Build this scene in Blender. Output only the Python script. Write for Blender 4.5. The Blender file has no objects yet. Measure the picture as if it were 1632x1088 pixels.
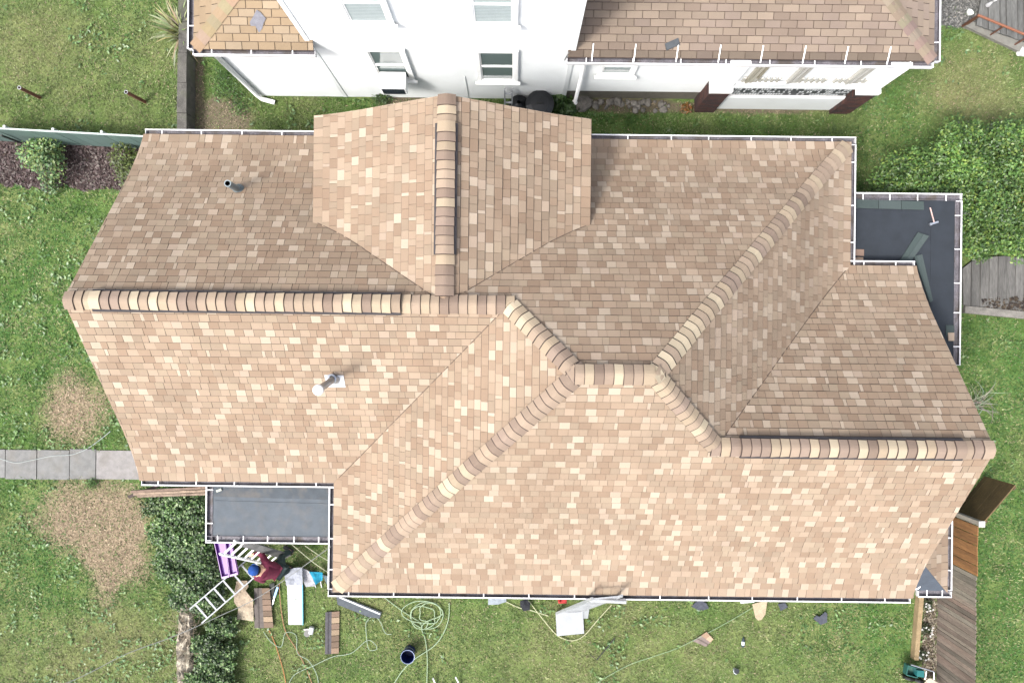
import bpy, bmesh, math, random
import numpy as np
from mathutils import Vector, Matrix

random.seed(11)
RNG = np.random.default_rng(5)
R = math.radians
scene = bpy.context.scene
COL = scene.collection

# ------------------------------------------------------------------ camera, sky, sun, exposure
CAM_H = 18.0            # drone height above the lawn
FPX = 1260.0            # focal length of the 1632 px wide frame
TH = R(0.65)            # the drone's heading against the house axes
cam = bpy.data.cameras.new('camera')
cam.sensor_width = 36.0
cam.lens = 36.0 * FPX / 1632.0
cam.clip_start = 0.1
cam.clip_end = 2000
camo = bpy.data.objects.new('camera', cam)
COL.objects.link(camo)
camo.location = (0, 0, CAM_H)
camo.rotation_euler = (0, 0, TH)
scene.camera = camo

SUN_AZ = (0.78, 0.62)   # plan direction in which shadows fall
SUN_EL = 57.0
w = bpy.data.worlds.new('World')
scene.world = w
w.use_nodes = True
nt = w.node_tree
bg = nt.nodes['Background']
sky = nt.nodes.new('ShaderNodeTexSky')
sky.sky_type = 'NISHITA'
sky.sun_disc = False
sky.sun_elevation = R(SUN_EL)
sky.sun_rotation = math.atan2(-SUN_AZ[0], -SUN_AZ[1]) % (2 * math.pi)
sky.air_density = 0.75
sky.dust_density = 4.0
sky.ozone_density = 0.4
hs = nt.nodes.new('ShaderNodeHueSaturation')      # thin high cloud whitens the sky
hs.inputs['Saturation'].default_value = 0.5
nt.links.new(sky.outputs[0], hs.inputs['Color'])
nt.links.new(hs.outputs[0], bg.inputs[0])
bg.inputs[1].default_value = 0.15
sl = bpy.data.lights.new('sun', 'SUN')
sl.energy = 1.4
sl.angle = R(10.0)
sl.color = (1.0, 0.97, 0.925)
so = bpy.data.objects.new('sun', sl)
COL.objects.link(so)
d = Vector((SUN_AZ[0] * math.cos(R(SUN_EL)), SUN_AZ[1] * math.cos(R(SUN_EL)), -math.sin(R(SUN_EL))))
so.rotation_euler = d.to_track_quat('-Z', 'Y').to_euler()
so.location = (-20, -16, 30)
vs = scene.view_settings
scene.display_settings.display_device = 'sRGB'
vs.view_transform = 'Standard'
vs.look = 'None'
vs.gamma = 1
vs.use_curve_mapping = False
vs.exposure = 1.95

# ------------------------------------------------------------------ helpers
def at(px, py, z=0.0):
    """metric plan position of something standing z metres above the lawn, surveyed from the photograph"""
    s = FPX / (CAM_H - z)
    u, v = (px - 816) / s, -(py - 544) / s
    return Vector((u * math.cos(TH) - v * math.sin(TH), u * math.sin(TH) + v * math.cos(TH), z))

def nz(z):
    return lambda p: at(p[0], p[1], z)

OFF = {}
def _finish(o, off):
    OFF[o.name] = off

def thing(name, label, cat, loc, group=None, kind=None):
    o = bpy.data.objects.new(name, None)
    COL.objects.link(o)
    o.empty_display_size = 0.2
    o.location = loc
    o['label'] = label
    o['category'] = cat
    if group: o['group'] = group
    if kind: o['kind'] = kind
    OFF[o.name] = Vector(loc)
    return o

class MB:
    def __init__(s):
        s.v, s.f, s.c, s.m = [], [], [], []
    def face(s, pts, col=(1, 1, 1), mi=0):
        b = len(s.v)
        s.v += [tuple(p) for p in pts]
        s.f.append(tuple(range(b, b + len(pts))))
        s.c.append(col); s.m.append(mi)
    def idx(s, verts, faces, col=(1, 1, 1), mi=0):
        b = len(s.v)
        s.v += [tuple(p) for p in verts]
        for f in faces:
            s.f.append(tuple(i + b for i in f)); s.c.append(col); s.m.append(mi)
    def box(s, x0, x1, y0, y1, z0, z1, col=(1, 1, 1), mi=0):
        s.idx([(x0, y0, z0), (x1, y0, z0), (x1, y1, z0), (x0, y1, z0), (x0, y0, z1), (x1, y0, z1), (x1, y1, z1), (x0, y1, z1)],
              [(0, 3, 2, 1), (4, 5, 6, 7), (0, 1, 5, 4), (1, 2, 6, 5), (2, 3, 7, 6), (3, 0, 4, 7)], col, mi)
    def obox(s, c, ax, ay, az, col=(1, 1, 1), mi=0):
        c, ax, ay, az = Vector(c), Vector(ax), Vector(ay), Vector(az)
        vs_ = [c - ax - ay - az, c + ax - ay - az, c + ax + ay - az, c - ax + ay - az, c - ax - ay + az, c + ax - ay + az, c + ax + ay + az, c - ax + ay + az]
        s.idx(vs_, [(0, 3, 2, 1), (4, 5, 6, 7), (0, 1, 5, 4), (1, 2, 6, 5), (2, 3, 7, 6), (3, 0, 4, 7)], col, mi)
    def beam(s, p0, p1, wd, ht, up=(0, 0, 1), col=(1, 1, 1), mi=0):
        p0, p1 = Vector(p0), Vector(p1)
        dd = (p1 - p0)
        L = dd.length
        dd.normalize()
        up = Vector(up)
        side = dd.cross(up)
        if side.length < 1e-4:
            side = dd.cross(Vector((1, 0, 0)))
        side.normalize()
        u2 = side.cross(dd)
        s.obox((p0 + p1) / 2, dd * L / 2, side * wd / 2, u2 * ht / 2, col, mi)
    def tube(s, pts, r, n=8, col=(1, 1, 1), mi=0, cap=True):
        pts = [Vector(p) for p in pts]
        rr = r if isinstance(r, (list, tuple)) else [r] * len(pts)
        b = len(s.v)
        prev = None
        for i, p in enumerate(pts):
            t = pts[min(i + 1, len(pts) - 1)] - pts[max(i - 1, 0)]
            if t.length < 1e-9: t = Vector((0, 0, 1))
            t.normalize()
            a = prev if prev is not None else (Vector((0, 0, 1)) if abs(t.z) < 0.9 else Vector((1, 0, 0)))
            a = (a - t * a.dot(t))
            if a.length < 1e-6: a = t.orthogonal()
            a.normalize()
            prev = a
            q = t.cross(a)
            for k in range(n):
                an = 2 * math.pi * k / n
                s.v.append(tuple(p + (a * math.cos(an) + q * math.sin(an)) * rr[i]))
        for i in range(len(pts) - 1):
            for k in range(n):
                s.f.append((b + i * n + k, b + i * n + (k + 1) % n, b + (i + 1) * n + (k + 1) % n, b + (i + 1) * n + k))
                s.c.append(col); s.m.append(mi)
        if cap:
            s.f.append(tuple(b + k for k in range(n))); s.c.append(col); s.m.append(mi)
            e = b + (len(pts) - 1) * n
            s.f.append(tuple(e + k for k in reversed(range(n)))); s.c.append(col); s.m.append(mi)
    def lathe(s, prof, c, n=20, col=(1, 1, 1), mi=0, ax=None):
        """prof: list of (radius, height along the axis)"""
        c = Vector(c)
        ax = Vector(ax or (0, 0, 1)).normalized()
        a = ax.orthogonal().normalized()
        q = ax.cross(a)
        b = len(s.v)
        for r, h in prof:
            for k in range(n):
                an = 2 * math.pi * k / n
                s.v.append(tuple(c + ax * h + (a * math.cos(an) + q * math.sin(an)) * r))
        for i in range(len(prof) - 1):
            for k in range(n):
                s.f.append((b + i * n + k, b + i * n + (k + 1) % n, b + (i + 1) * n + (k + 1) % n, b + (i + 1) * n + k))
                s.c.append(col); s.m.append(mi)
    def prism(s, poly, z0, z1, col=(1, 1, 1), mi=0):
        n = len(poly)
        vv = [(p[0], p[1], z0) for p in poly] + [(p[0], p[1], z1) for p in poly]
        ff = [tuple(range(n - 1, -1, -1)), tuple(range(n, 2 * n))] + [(i, (i + 1) % n, n + (i + 1) % n, n + i) for i in range(n)]
        s.idx(vv, ff, col, mi)
    def build(s, name, mat, parent=None, label=None, cat=None, group=None, kind=None, smooth=False, loc=None):
        v = np.array(s.v, dtype=np.float64).reshape(-1, 3)
        if parent is not None:
            off = OFF[parent.name]
        elif loc is not None:
            off = Vector(loc)
        else:
            off = Vector(((v[:, 0].min() + v[:, 0].max()) / 2, (v[:, 1].min() + v[:, 1].max()) / 2, v[:, 2].min()))
        v = v - np.array(off)
        me = bpy.data.meshes.new(name)
        me.from_pydata(v.tolist(), [], s.f)
        at_ = me.attributes.new('Tint', 'FLOAT_COLOR', 'FACE')
        c = np.ones((len(s.f), 4), dtype=np.float32)
        c[:, :3] = np.array(s.c, dtype=np.float32)
        at_.data.foreach_set('color', c.ravel())
        mats = mat if isinstance(mat, (list, tuple)) else [mat]
        for m_ in mats: me.materials.append(m_)
        if len(mats) > 1: me.polygons.foreach_set('material_index', s.m)
        if smooth:
            me.polygons.foreach_set('use_smooth', [True] * len(me.polygons))
        me.update()
        o = bpy.data.objects.new(name, me)
        COL.objects.link(o)
        if parent is not None:
            o.parent = parent
        else:
            o.location = off
        OFF[o.name] = off
        if label: o['label'] = label
        if cat: o['category'] = cat
        if group: o['group'] = group
        if kind: o['kind'] = kind
        return o

def raw_mesh(name, verts, tris_n, cols, mat, parent=None, label=None, cat=None, kind=None, group=None, quads=False, off=(0, 0, 0)):
    """verts (N,3) laid out face after face; tris_n corners per face; cols (F,3)"""
    me = bpy.data.meshes.new(name)
    nv = len(verts)
    k = tris_n
    nf = nv // k
    me.vertices.add(nv); me.loops.add(nv); me.polygons.add(nf)
    off = OFF[parent.name] if parent is not None else Vector(off)
    me.vertices.foreach_set('co', (np.asarray(verts) - np.array(off)).astype(np.float32).ravel())
    me.loops.foreach_set('vertex_index', np.arange(nv, dtype=np.int32))
    me.polygons.foreach_set('loop_start', np.arange(0, nv, k, dtype=np.int32))
    at_ = me.attributes.new('Tint', 'FLOAT_COLOR', 'FACE')
    c = np.ones((nf, 4), dtype=np.float32); c[:, :3] = cols
    at_.data.foreach_set('color', c.ravel())
    me.materials.append(mat)
    me.update(calc_edges=True)
    o = bpy.data.objects.new(name, me)
    COL.objects.link(o)
    if parent is not None: o.parent = parent
    else: o.location = off
    OFF[o.name] = off
    if label: o['label'] = label
    if cat: o['category'] = cat
    if group: o['group'] = group
    if kind: o['kind'] = kind
    return o

def spline(pts, n=8):
    pts = [Vector(p) for p in pts]
    out = []
    P_ = [pts[0]] + pts + [pts[-1]]
    for i in range(1, len(P_) - 2):
        a, b, c, d_ = P_[i - 1], P_[i], P_[i + 1], P_[i + 2]
        for k in range(n):
            t = k / n
            out.append(0.5 * ((2 * b) + (c - a) * t + (2 * a - 5 * b + 4 * c - d_) * t * t + (3 * b - a - 3 * c + d_) * t ** 3))
    out.append(pts[-1])
    return out

# ---- value noise in plan
_G = np.random.default_rng(77).random((6, 256, 256))
def vnoise(x, y, sc, k=0):
    x = np.asarray(x) / sc + 1000.3; y = np.asarray(y) / sc + 1000.7
    xi = np.floor(x).astype(int); yi = np.floor(y).astype(int)
    fx = x - xi; fy = y - yi
    fx = fx * fx * (3 - 2 * fx); fy = fy * fy * (3 - 2 * fy)
    g = _G[k]
    a = g[xi % 256, yi % 256]; b = g[(xi + 1) % 256, yi % 256]; c = g[xi % 256, (yi + 1) % 256]; d_ = g[(xi + 1) % 256, (yi + 1) % 256]
    return (a * (1 - fx) + b * fx) * (1 - fy) + (c * (1 - fx) + d_ * fx) * fy
def fnoise(x, y, sc, k=0, octs=3):
    t = 0; am = 1; tot = 0
    for o_ in range(octs):
        t = t + am * vnoise(x, y, sc / 2 ** o_, (k + o_) % 6); tot += am; am *= 0.55
    return t / tot

# ------------------------------------------------------------------ materials
def material(name, base=(0.5, 0.5, 0.5), rough=0.8, attr=False, var=0.15, scale=6.0, fine=60.0, bump=0.0, bscale=80.0, metal=0.0,
             spec=0.3, stain=None, stain_scale=1.5, stain_amt=0.5, trans=0.0, lucent=0.0, stretch=None):
    m = bpy.data.materials.new(name)
    m.use_nodes = True
    n = m.node_tree.nodes; l = m.node_tree.links
    bs = n['Principled BSDF']
    bs.inputs['Roughness'].default_value = rough
    bs.inputs['Metallic'].default_value = metal
    bs.inputs['Specular IOR Level'].default_value = spec
    geo = n.new('ShaderNodeNewGeometry')
    vec = geo.outputs['Position']
    if stretch:
        mp = n.new('ShaderNodeVectorMath'); mp.operation = 'MULTIPLY'; mp.inputs[1].default_value = stretch
        l.new(vec, mp.inputs[0]); vec = mp.outputs[0]
    if attr:
        a = n.new('ShaderNodeAttribute'); a.attribute_name = 'Tint'
        colsock = a.outputs['Color']
        mul = n.new('ShaderNodeMix'); mul.data_type = 'RGBA'; mul.blend_type = 'MULTIPLY'; mul.inputs[0].default_value = 1
        l.new(colsock, mul.inputs[6]); mul.inputs[7].default_value = (*base, 1)
        colsock = mul.outputs[2]
    else:
        rgb = n.new('ShaderNodeRGB'); rgb.outputs[0].default_value = (*base, 1)
        colsock = rgb.outputs[0]
    def noise(sc, detail=3):
        t = n.new('ShaderNodeTexNoise'); t.inputs['Scale'].default_value = sc; t.inputs['Detail'].default_value = detail
        l.new(vec, t.inputs['Vector'])
        return t
    def modulate(sock, tex, lo, hi):
        mr = n.new('ShaderNodeMapRange'); mr.inputs[1].default_value = 0.3; mr.inputs[2].default_value = 0.7
        mr.inputs[3].default_value = lo; mr.inputs[4].default_value = hi
        l.new(tex.outputs[0], mr.inputs[0])
        mx = n.new('ShaderNodeMix'); mx.data_type = 'RGBA'; mx.blend_type = 'MULTIPLY'; mx.inputs[0].default_value = 1
        cmb = n.new('ShaderNodeCombineColor')
        for i in range(3): l.new(mr.outputs[0], cmb.inputs[i])
        l.new(sock, mx.inputs[6]); l.new(cmb.outputs[0], mx.inputs[7])
        return mx.outputs[2]
    if var:
        colsock = modulate(colsock, noise(scale), 1 - var, 1 + var)
        colsock = modulate(colsock, noise(fine, 2), 1 - var, 1 + var)
    if stain is not None:
        t = noise(stain_scale, 5)
        mr = n.new('ShaderNodeMapRange'); mr.inputs[1].default_value = 0.48; mr.inputs[2].default_value = 0.68
        mr.inputs[4].default_value = stain_amt
        l.new(t.outputs[0], mr.inputs[0])
        mx = n.new('ShaderNodeMix'); mx.data_type = 'RGBA'
        l.new(mr.outputs[0], mx.inputs[0]); l.new(colsock, mx.inputs[6]); mx.inputs[7].default_value = (*stain, 1)
        colsock = mx.outputs[2]
    l.new(colsock, bs.inputs['Base Color'])
    if bump:
        t = noise(bscale, 3)
        b = n.new('ShaderNodeBump'); b.inputs['Strength'].default_value = bump; b.inputs['Distance'].default_value = 0.01
        l.new(t.outputs[0], b.inputs['Height']); l.new(b.outputs[0], bs.inputs['Normal'])
    if trans:
        bs.inputs['Transmission Weight'].default_value = trans
    if lucent:
        tl = n.new('ShaderNodeBsdfTranslucent'); l.new(colsock, tl.inputs[0])
        ms = n.new('ShaderNodeMixShader'); ms.inputs[0].default_value = lucent
        l.new(bs.outputs[0], ms.inputs[1]); l.new(tl.outputs[0], ms.inputs[2])
        l.new(ms.outputs[0], n['Material Output'].inputs[0])
    return m

M = {}
M['shingle'] = material('shingle_granules', attr=True, rough=0.92, var=0.07, scale=1.1, fine=120, bump=0.25, bscale=220, spec=0.15)
M['deck'] = material('roof_deck', (0.10, 0.075, 0.055), 0.95)
M['vent_black'] = material('black_vent_plastic', (0.02, 0.018, 0.02), 0.7)
M['white_paint'] = material('white_gutter_paint', (0.80, 0.80, 0.79), 0.45, var=0.03, scale=8, stain=(0.5, 0.48, 0.43), stain_scale=3, stain_amt=0.18)
M['gutter_white'] = material('grey_white_gutter', (0.50, 0.50, 0.51), 0.5, var=0.08, scale=5, stain=(0.26, 0.24, 0.21), stain_scale=2.5, stain_amt=0.45)
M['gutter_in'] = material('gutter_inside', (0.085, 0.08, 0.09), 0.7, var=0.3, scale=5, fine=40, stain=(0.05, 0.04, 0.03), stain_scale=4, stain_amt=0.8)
M['siding'] = material('white_siding', (0.60, 0.62, 0.625), 0.6, var=0.02, scale=2, stain=(0.48, 0.49, 0.48), stain_scale=1.7, stain_amt=0.3)
M['membrane'] = material('grey_membrane', (0.05, 0.06, 0.07), 0.75, var=0.10, scale=7, fine=120, stain=(0.10, 0.088, 0.075), stain_scale=4.5, stain_amt=0.22, bump=0.3, bscale=200)
M['membrane_b'] = material('grey_membrane_older', (0.036, 0.044, 0.052), 0.75, var=0.12, scale=6, fine=120, stain=(0.09, 0.078, 0.066), stain_scale=4.0, stain_amt=0.5, bump=0.3, bscale=200)
M['membrane_dark'] = material('dark_membrane', (0.0125, 0.016, 0.021), 0.85, var=0.14, scale=5, fine=130, bump=0.3, bscale=200)
M['underlay'] = material('grey_underlay', (0.036, 0.044, 0.056), 0.8, var=0.1, scale=8)
M['concrete'] = material('concrete', (0.128, 0.125, 0.117), 0.9, attr=True, var=0.14, scale=9, fine=90, bump=0.5, bscale=120, stain=(0.10, 0.09, 0.075), stain_scale=3.5, stain_amt=0.35)
M['old_concrete'] = material('mossy_old_concrete', (0.10, 0.095, 0.085), 0.95, attr=True, var=0.25, scale=7, fine=50, bump=0.8, bscale=60, stain=(0.06, 0.065, 0.04), stain_scale=2.5, stain_amt=0.7)
M['stone'] = material('fieldstone', attr=True, rough=0.95, var=0.25, scale=9, fine=60, bump=0.7, bscale=50)
M['wood_grey'] = material('weathered_wood', attr=True, rough=0.9, var=0.24, scale=9, fine=60, bump=0.5, bscale=90, stretch=(1, 1, 0.12))
M['plank'] = material('weathered_plank', attr=True, rough=0.9, var=0.22, scale=9, fine=50, bump=0.5, bscale=90, stretch=(1, 0.15, 1))
M['wood'] = material('wood', attr=True, rough=0.8, var=0.15, scale=5, fine=40, bump=0.3, bscale=90)
M['brick'] = material('dark_red_brick', attr=True, rough=0.9, var=0.2, scale=12, fine=70, bump=0.5)
M['glass'] = material('window_glass', (0.10, 0.13, 0.13), 0.08, var=0.0, spec=0.6)
M['blind'] = material('window_blind', (0.27, 0.31, 0.31), 0.6, var=0.05)
M['metal'] = material('galvanised_metal', (0.33, 0.35, 0.38), 0.35, var=0.1, metal=0.8)
M['aluminium'] = material('aluminium', (0.27, 0.28, 0.29), 0.45, var=0.15, metal=0.3)
M['rust'] = material('rusty_pipe', (0.12, 0.055, 0.035), 0.85, var=0.3, scale=20)
M['paint'] = material('plain_paint', attr=True, rough=0.45, var=0.06)
M['plastic'] = material('plastic', attr=True, rough=0.35, var=0.05)
M['cloth'] = material('cloth', attr=True, rough=0.95, var=0.14, scale=14, fine=120)
M['skin'] = material('skin', (0.42, 0.24, 0.16), 0.55, var=0.05)
M['grass'] = material('grass_blades', attr=True, rough=0.6, var=0.0, spec=0.3, lucent=0.35)
M['leaf'] = material('leaves', attr=True, rough=0.42, var=0.0, spec=0.4, lucent=0.25)
M['bark'] = material('bark', (0.11, 0.08, 0.055), 0.95, var=0.25, scale=20, bump=0.6)
M['ground'] = material('lawn_soil', attr=True, rough=1.0, var=0.22, scale=14, fine=55, bump=0.8, bscale=40, spec=0.05)
M['mulch'] = material('mulch_chips', attr=True, rough=0.95, var=0.1)
M['cable'] = material('cable_sheath', attr=True, rough=0.6, var=0.0)

# ------------------------------------------------------------------ roof geometry (metres, house axes)
XL, XR, YN, YS, XW, XE = -7.22, 7.86, 3.92, -4.87, -3.40, 6.53
EZ = 2.6
DL, DR, DM = 3.335, 3.195, (YN - YS) / 2
YLS, YRN = YN - 2 * DL, YS + 2 * DR
YLR, YRR, YMR = YN - DL, YS + DR, (YN + YS) / 2
XD, WD, YD, DZ = -1.095, 2.42, 3.95, 4.0
def prof(dd):
    """bell-cast roof: flat kick at the eave, then a straight pitch"""
    return 0.5 * dd + 0.17 * dd * dd if dd < 1.0 else 0.67 + 0.865 * (dd - 1.0)
def dprof(dd):
    return (0.38 * dd + 0.08 * dd * dd) if dd < 0.7 else 0.3052 + 0.57 * (dd - 0.7)
def zmain(x, y):
    dd = min(y - YS, YN - y, x - XW, XE - x)
    return EZ + prof(dd) if dd >= 0 else -9
def zleft(x, y):
    dd = min(YN - y, y - YLS)
    return EZ + prof(dd) if dd >= 0 and XL <= x <= 1.0 else -9
def zright(x, y):
    dd = min(YRN - y, y - YS)
    return EZ + prof(dd) if dd >= 0 and 1.5 <= x <= XR else -9
def zdorm(x, y):
    dd = min(x - (XD - WD), XD + WD - x)
    return DZ + dprof(dd) if dd >= 0 and YLR - 0.05 <= y <= YD else -9
def ztop(x, y):
    return max(zmain(x, y), zleft(x, y), zright(x, y), zdorm(x, y))

def clip(poly, planes):
    """Sutherland-Hodgman against half planes a*u+b*d+c>=0"""
    for a, b, c in planes:
        out = []
        for i in range(len(poly)):
            p, q = poly[i], poly[(i + 1) % len(poly)]
            fp, fq = a * p[0] + b * p[1] + c, a * q[0] + b * q[1] + c
            if fp >= 0: out.append(p)
            if (fp >= 0) != (fq >= 0):
                t = fp / (fp - fq)
                out.append((p[0] + (q[0] - p[0]) * t, p[1] + (q[1] - p[1]) * t))
        poly = out
        if len(poly) < 3: return []
    return poly
def area2(p):
    return abs(sum(p[i][0] * p[(i + 1) % len(p)][1] - p[(i + 1) % len(p)][0] * p[i][1] for i in range(len(p)))) / 2
def inside(pt, planes):
    return all(a * pt[0] + b * pt[1] + c >= -1e-6 for a, b, c in planes)

# each face: plan mapping, profile, base height, list of (u0,u1,dmax,half planes)
BIG = [(1, 0, 100)]
FACES = [
    dict(n='N', pl=lambda u, dd: (u, YN - dd), pr=prof, z=EZ, regs=[(XL, XE, DM, [(1, -1, -XW), (-1, -1, XE), (0, -1, DM)])], wing=lambda u: u < XW + DL, wp=[(1, 0, -XL), (0, -1, DL)], deck=[(XL, 1.0, DL, [(1, 0, -XL), (-1, 0, 1.0), (0, -1, DL)])]),
    dict(n='S', pl=lambda u, dd: (u, YS + dd), pr=prof, z=EZ, regs=[(XW, XR, DM, [(1, -1, -XW), (-1, -1, XE), (0, -1, DM)])], wing=lambda u: u > XE - DR, wp=[(-1, 0, XR), (0, -1, DR)], deck=[(1.6, XR, DR, [(1, 0, -1.6), (-1, 0, XR), (0, -1, DR)])]),
    dict(n='W', pl=lambda u, dd: (XW + dd, u), pr=prof, z=EZ, regs=[(YS, YN, DM, [(1, -1, -YS), (-1, -1, YN), (0, -1, DM)])]),
    dict(n='E', pl=lambda u, dd: (XE - dd, u), pr=prof, z=EZ, regs=[(YS, YN, DM, [(1, -1, -YS), (-1, -1, YN), (0, -1, DM)])]),
    dict(n='LS', pl=lambda u, dd: (u, YLS + dd), pr=prof, z=EZ, regs=[(XL, 0.2, DL, [(1, 0, -XL), (-1, 0, 0.2), (0, -1, DL)])]),
    dict(n='RN', pl=lambda u, dd: (u, YRN - dd), pr=prof, z=EZ, regs=[(3.2, XR, DR, [(1, 0, -3.2), (-1, 0, XR), (0, -1, DR)])]),
    dict(n='DW', pl=lambda u, dd: (XD - WD + dd, u), pr=dprof, z=DZ, regs=[(YLR, YD, WD, [(1, 0, -YLR), (-1, 0, YD), (0, -1, WD)])]),
    dict(n='DE', pl=lambda u, dd: (XD + WD - dd, u), pr=dprof, z=DZ, regs=[(YLR, YD, WD, [(1, 0, -YLR), (-1, 0, YD), (0, -1, WD)])]),
]
BX0, BX1, BY0, BY1 = 7.45, 8.63, -4.83, -3.45     # the small hipped bay roof at the south-east corner
def bprof(dd): return 0.55 * dd
FACES.append(dict(n='BE', pl=lambda u, dd: (BX1 - dd, u), pr=bprof, z=2.35, regs=[(BY0, BY1, 1.15, [(1, -1, -BY0), (-1, 0, BY1), (0, -1, 1.15)])]))

def rows_of(pr, dmax, e):
    """distances from the eave at which the courses start, e metres apart along the slope"""
    ds = np.linspace(0, dmax, 600)
    zz = np.array([pr(q) for q in ds])
    arc = np.concatenate([[0], np.cumsum(np.hypot(np.diff(ds), np.diff(zz)))])
    return list(np.interp(np.arange(0, arc[-1], e), arc, ds)) + [dmax]

PAL_BASE = [(0.328, 0.240, 0.171), (0.344, 0.256, 0.184), (0.361, 0.271, 0.196), (0.334, 0.256, 0.186), (0.315, 0.226, 0.160)]
PAL_MID = [(0.389, 0.298, 0.218), (0.378, 0.295, 0.213), (0.404, 0.309, 0.227)]
PAL_LIGHT = [(0.470, 0.382, 0.290), (0.450, 0.364, 0.276), (0.498, 0.405, 0.312), (0.441, 0.344, 0.262)]
def shingle_col(last):
    r = random.random()
    kd = 0 if r < 0.60 else 1 if r < 0.80 else 2
    if last == 2 and kd == 2 and random.random() < 0.8: kd = 0
    k = random.uniform(0.95, 1.05)
    return kd, tuple(c * k for c in random.choice((PAL_BASE, PAL_MID, PAL_LIGHT)[kd]))

def tab_mesh(poly, d0, d1, F, lift, col, mb):
    pl, pr, z0 = F['pl'], F['pr'], F['z']
    top, bot = [], []
    for u, dd in poly:
        x, y = pl(u, dd)
        z = z0 + pr(max(dd, 0))
        t = (dd - d0) / max(d1 - d0, 1e-6)
        top.append((x, y, z + (0.016 + lift) * (1 - t) + 0.004 * t))
        x2, y2 = pl(u, dd - 0.008 * (1 - t))
        bot.append((x2, y2, z - 0.004))
    mb.face(top, col)
    n = len(poly)
    for i in range(n):
        j = (i + 1) % n
        if poly[i][1] > d1 - 1e-4 and poly[j][1] > d1 - 1e-4: continue
        mb.face([top[i], bot[i], bot[j], top[j]], (0.085, 0.06, 0.05))

def img_area(pts):
    q = []
    for x, y, z in pts:
        s = FPX / (CAM_H - z); q.append((x * s, y * s))
    return area2(q), q

tabs = []
for F in FACES:
    for ri, (u0, u1, dm, planes) in enumerate(F['regs']):
        rws = rows_of(F['pr'], dm, 0.155)
        for k in range(len(rws) - 1):
            d0, d1 = rws[k], rws[k + 1]
            if d1 - d0 < 0.02: continue
            if k == 0: d0 = -0.035
            u = u0 - random.uniform(0, 0.2)
            last = 0
            wob = random.uniform(-0.004, 0.004)
            while u < u1:
                wdt = random.choice([0.11, 0.14, 0.155, 0.165, 0.175, 0.19, 0.21])
                kind_, col = shingle_col(last)
                last = kind_
                if kind_ == 2: wdt = random.choice([0.06, 0.13, 0.155, 0.165, 0.175, 0.19])
                q = [(u, d0 + wob), (u + wdt - 0.004, d0 + wob), (u + wdt - 0.004, d1 + 0.012), (u, d1 + 0.012)]
                u += wdt
                c = (sum(p[0] for p in q) / 4, min(max((d0 + d1) / 2, 0), dm))
                p = clip(q, F['wp'] if 'wing' in F and F['wing'](c[0]) else planes)
                if len(p) < 3 or area2(p) < 2e-4: continue
                cu = sum(v[0] for v in p) / len(p); cd = sum(v[1] for v in p) / len(p)
                x, y = F['pl'](cu, max(cd, 0.01))
                z = F['z'] + F['pr'](max(cd, 0.01))
                hidden = True
                for v in p:
                    xx, yy = F['pl'](v[0], max(v[1], 0.0))
                    if F['z'] + F['pr'](max(v[1], 0.0)) > ztop(xx * 0.999 + x * 0.001, yy * 0.999 + y * 0.001) - 0.012: hidden = False
                if hidden: continue
                lift = random.choice([0, 0, 0.004, 0.008, 0.011])
                pts3 = [(*F['pl'](a, b), F['z'] + F['pr'](max(b, 0))) for a, b in p]
                ar, _ = img_area(pts3)
                tabs.append((ar, p, d0, d1 + 0.012, F, lift, col))

# ------------------------------------------------------------------ the ground
HOUSE_FOOT = [(-6.9, -2.4, -2.9, 3.6), (-3.1, 6.2, -4.55, 3.6), (6.0, 7.5, -4.5, 1.2), (-5.9, -3.2, -3.8, -2.4), (6.2, 8.6, -1.0, 2.7)]
NB_FOOT = [(-5.86, 1.13, 5.5, 14), (1.13, 7.6, 5.5, 14), (4.1, 7.6, 5.3, 5.6)]
def ell(x, y, px, py, rx, ry, soft=0.35, z=0):
    c = at(px, py, z)
    s = FPX / CAM_H
    q = np.sqrt(((x - c.x) / (rx / s)) ** 2 + ((y - c.y) / (ry / s)) ** 2)
    q = q + (fnoise(x, y, 0.5, 2) - 0.5) * 0.75
    return np.clip((1 - q) / soft + 0.5, 0, 1)

def zones(x, y):
    z = {}
    z['dry'] = np.clip(ell(x, y, 120, 655, 52, 54, 0.7) + ell(x, y, 150, 825, 84, 56, 0.7) + ell(x, y, 190, 885, 50, 52, 0.7) + 0.5 * ell(x, y, 170, 945, 22, 28, 0.8), 0, 1)
    z['soil'] = np.clip(ell(x, y, 345, 190, 48, 35) + ell(x, y, 660, 160, 60, 14) + ell(x, y, 310, 140, 16, 80) + ell(x, y, 1200, 172, 130, 10)
                        + ell(x, y, 1000, 168, 90, 14) + ell(x, y, 460, 900, 60, 40) * 0.35 + ell(x, y, 1482, 1010, 12, 80), 0, 1)
    a, b = at(-60, 222), at(232, 302)
    e = fnoise(x, y, 0.4, 1) * 0.35 - 0.17
    z['mulch'] = ((x < b.x + 0.4) & (y < a.y + e) & (y > b.y + e)).astype(float)
    z['yellow'] = np.clip(ell(x, y, 1560, 130, 95, 60, 0.9) + 0.8 * ell(x, y, 90, 1040, 170, 90, 1.2) + 0.55 * ell(x, y, 900, 1050, 520, 90, 1.3) + 0.5 * ell(x, y, 150, 90, 140, 90, 1.3), 0, 1)
    z['lush'] = np.clip(ell(x, y, 1600, 950, 90, 180, 0.8) + ell(x, y, 60, 480, 110, 140, 1.0) + ell(x, y, 1400, 1000, 80, 60, 1.0) + ell(x, y, 60, 880, 70, 120, 0.8) + ell(x, y, 1600, 600, 70, 90, 0.8), 0, 1)
    z['gravel'] = ((x > at(1498, 40).x) & (y > at(1540, 42).y - 0.12 * (x - 9.7) ** 1) & (x < 10.75)).astype(float)
    return z

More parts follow.
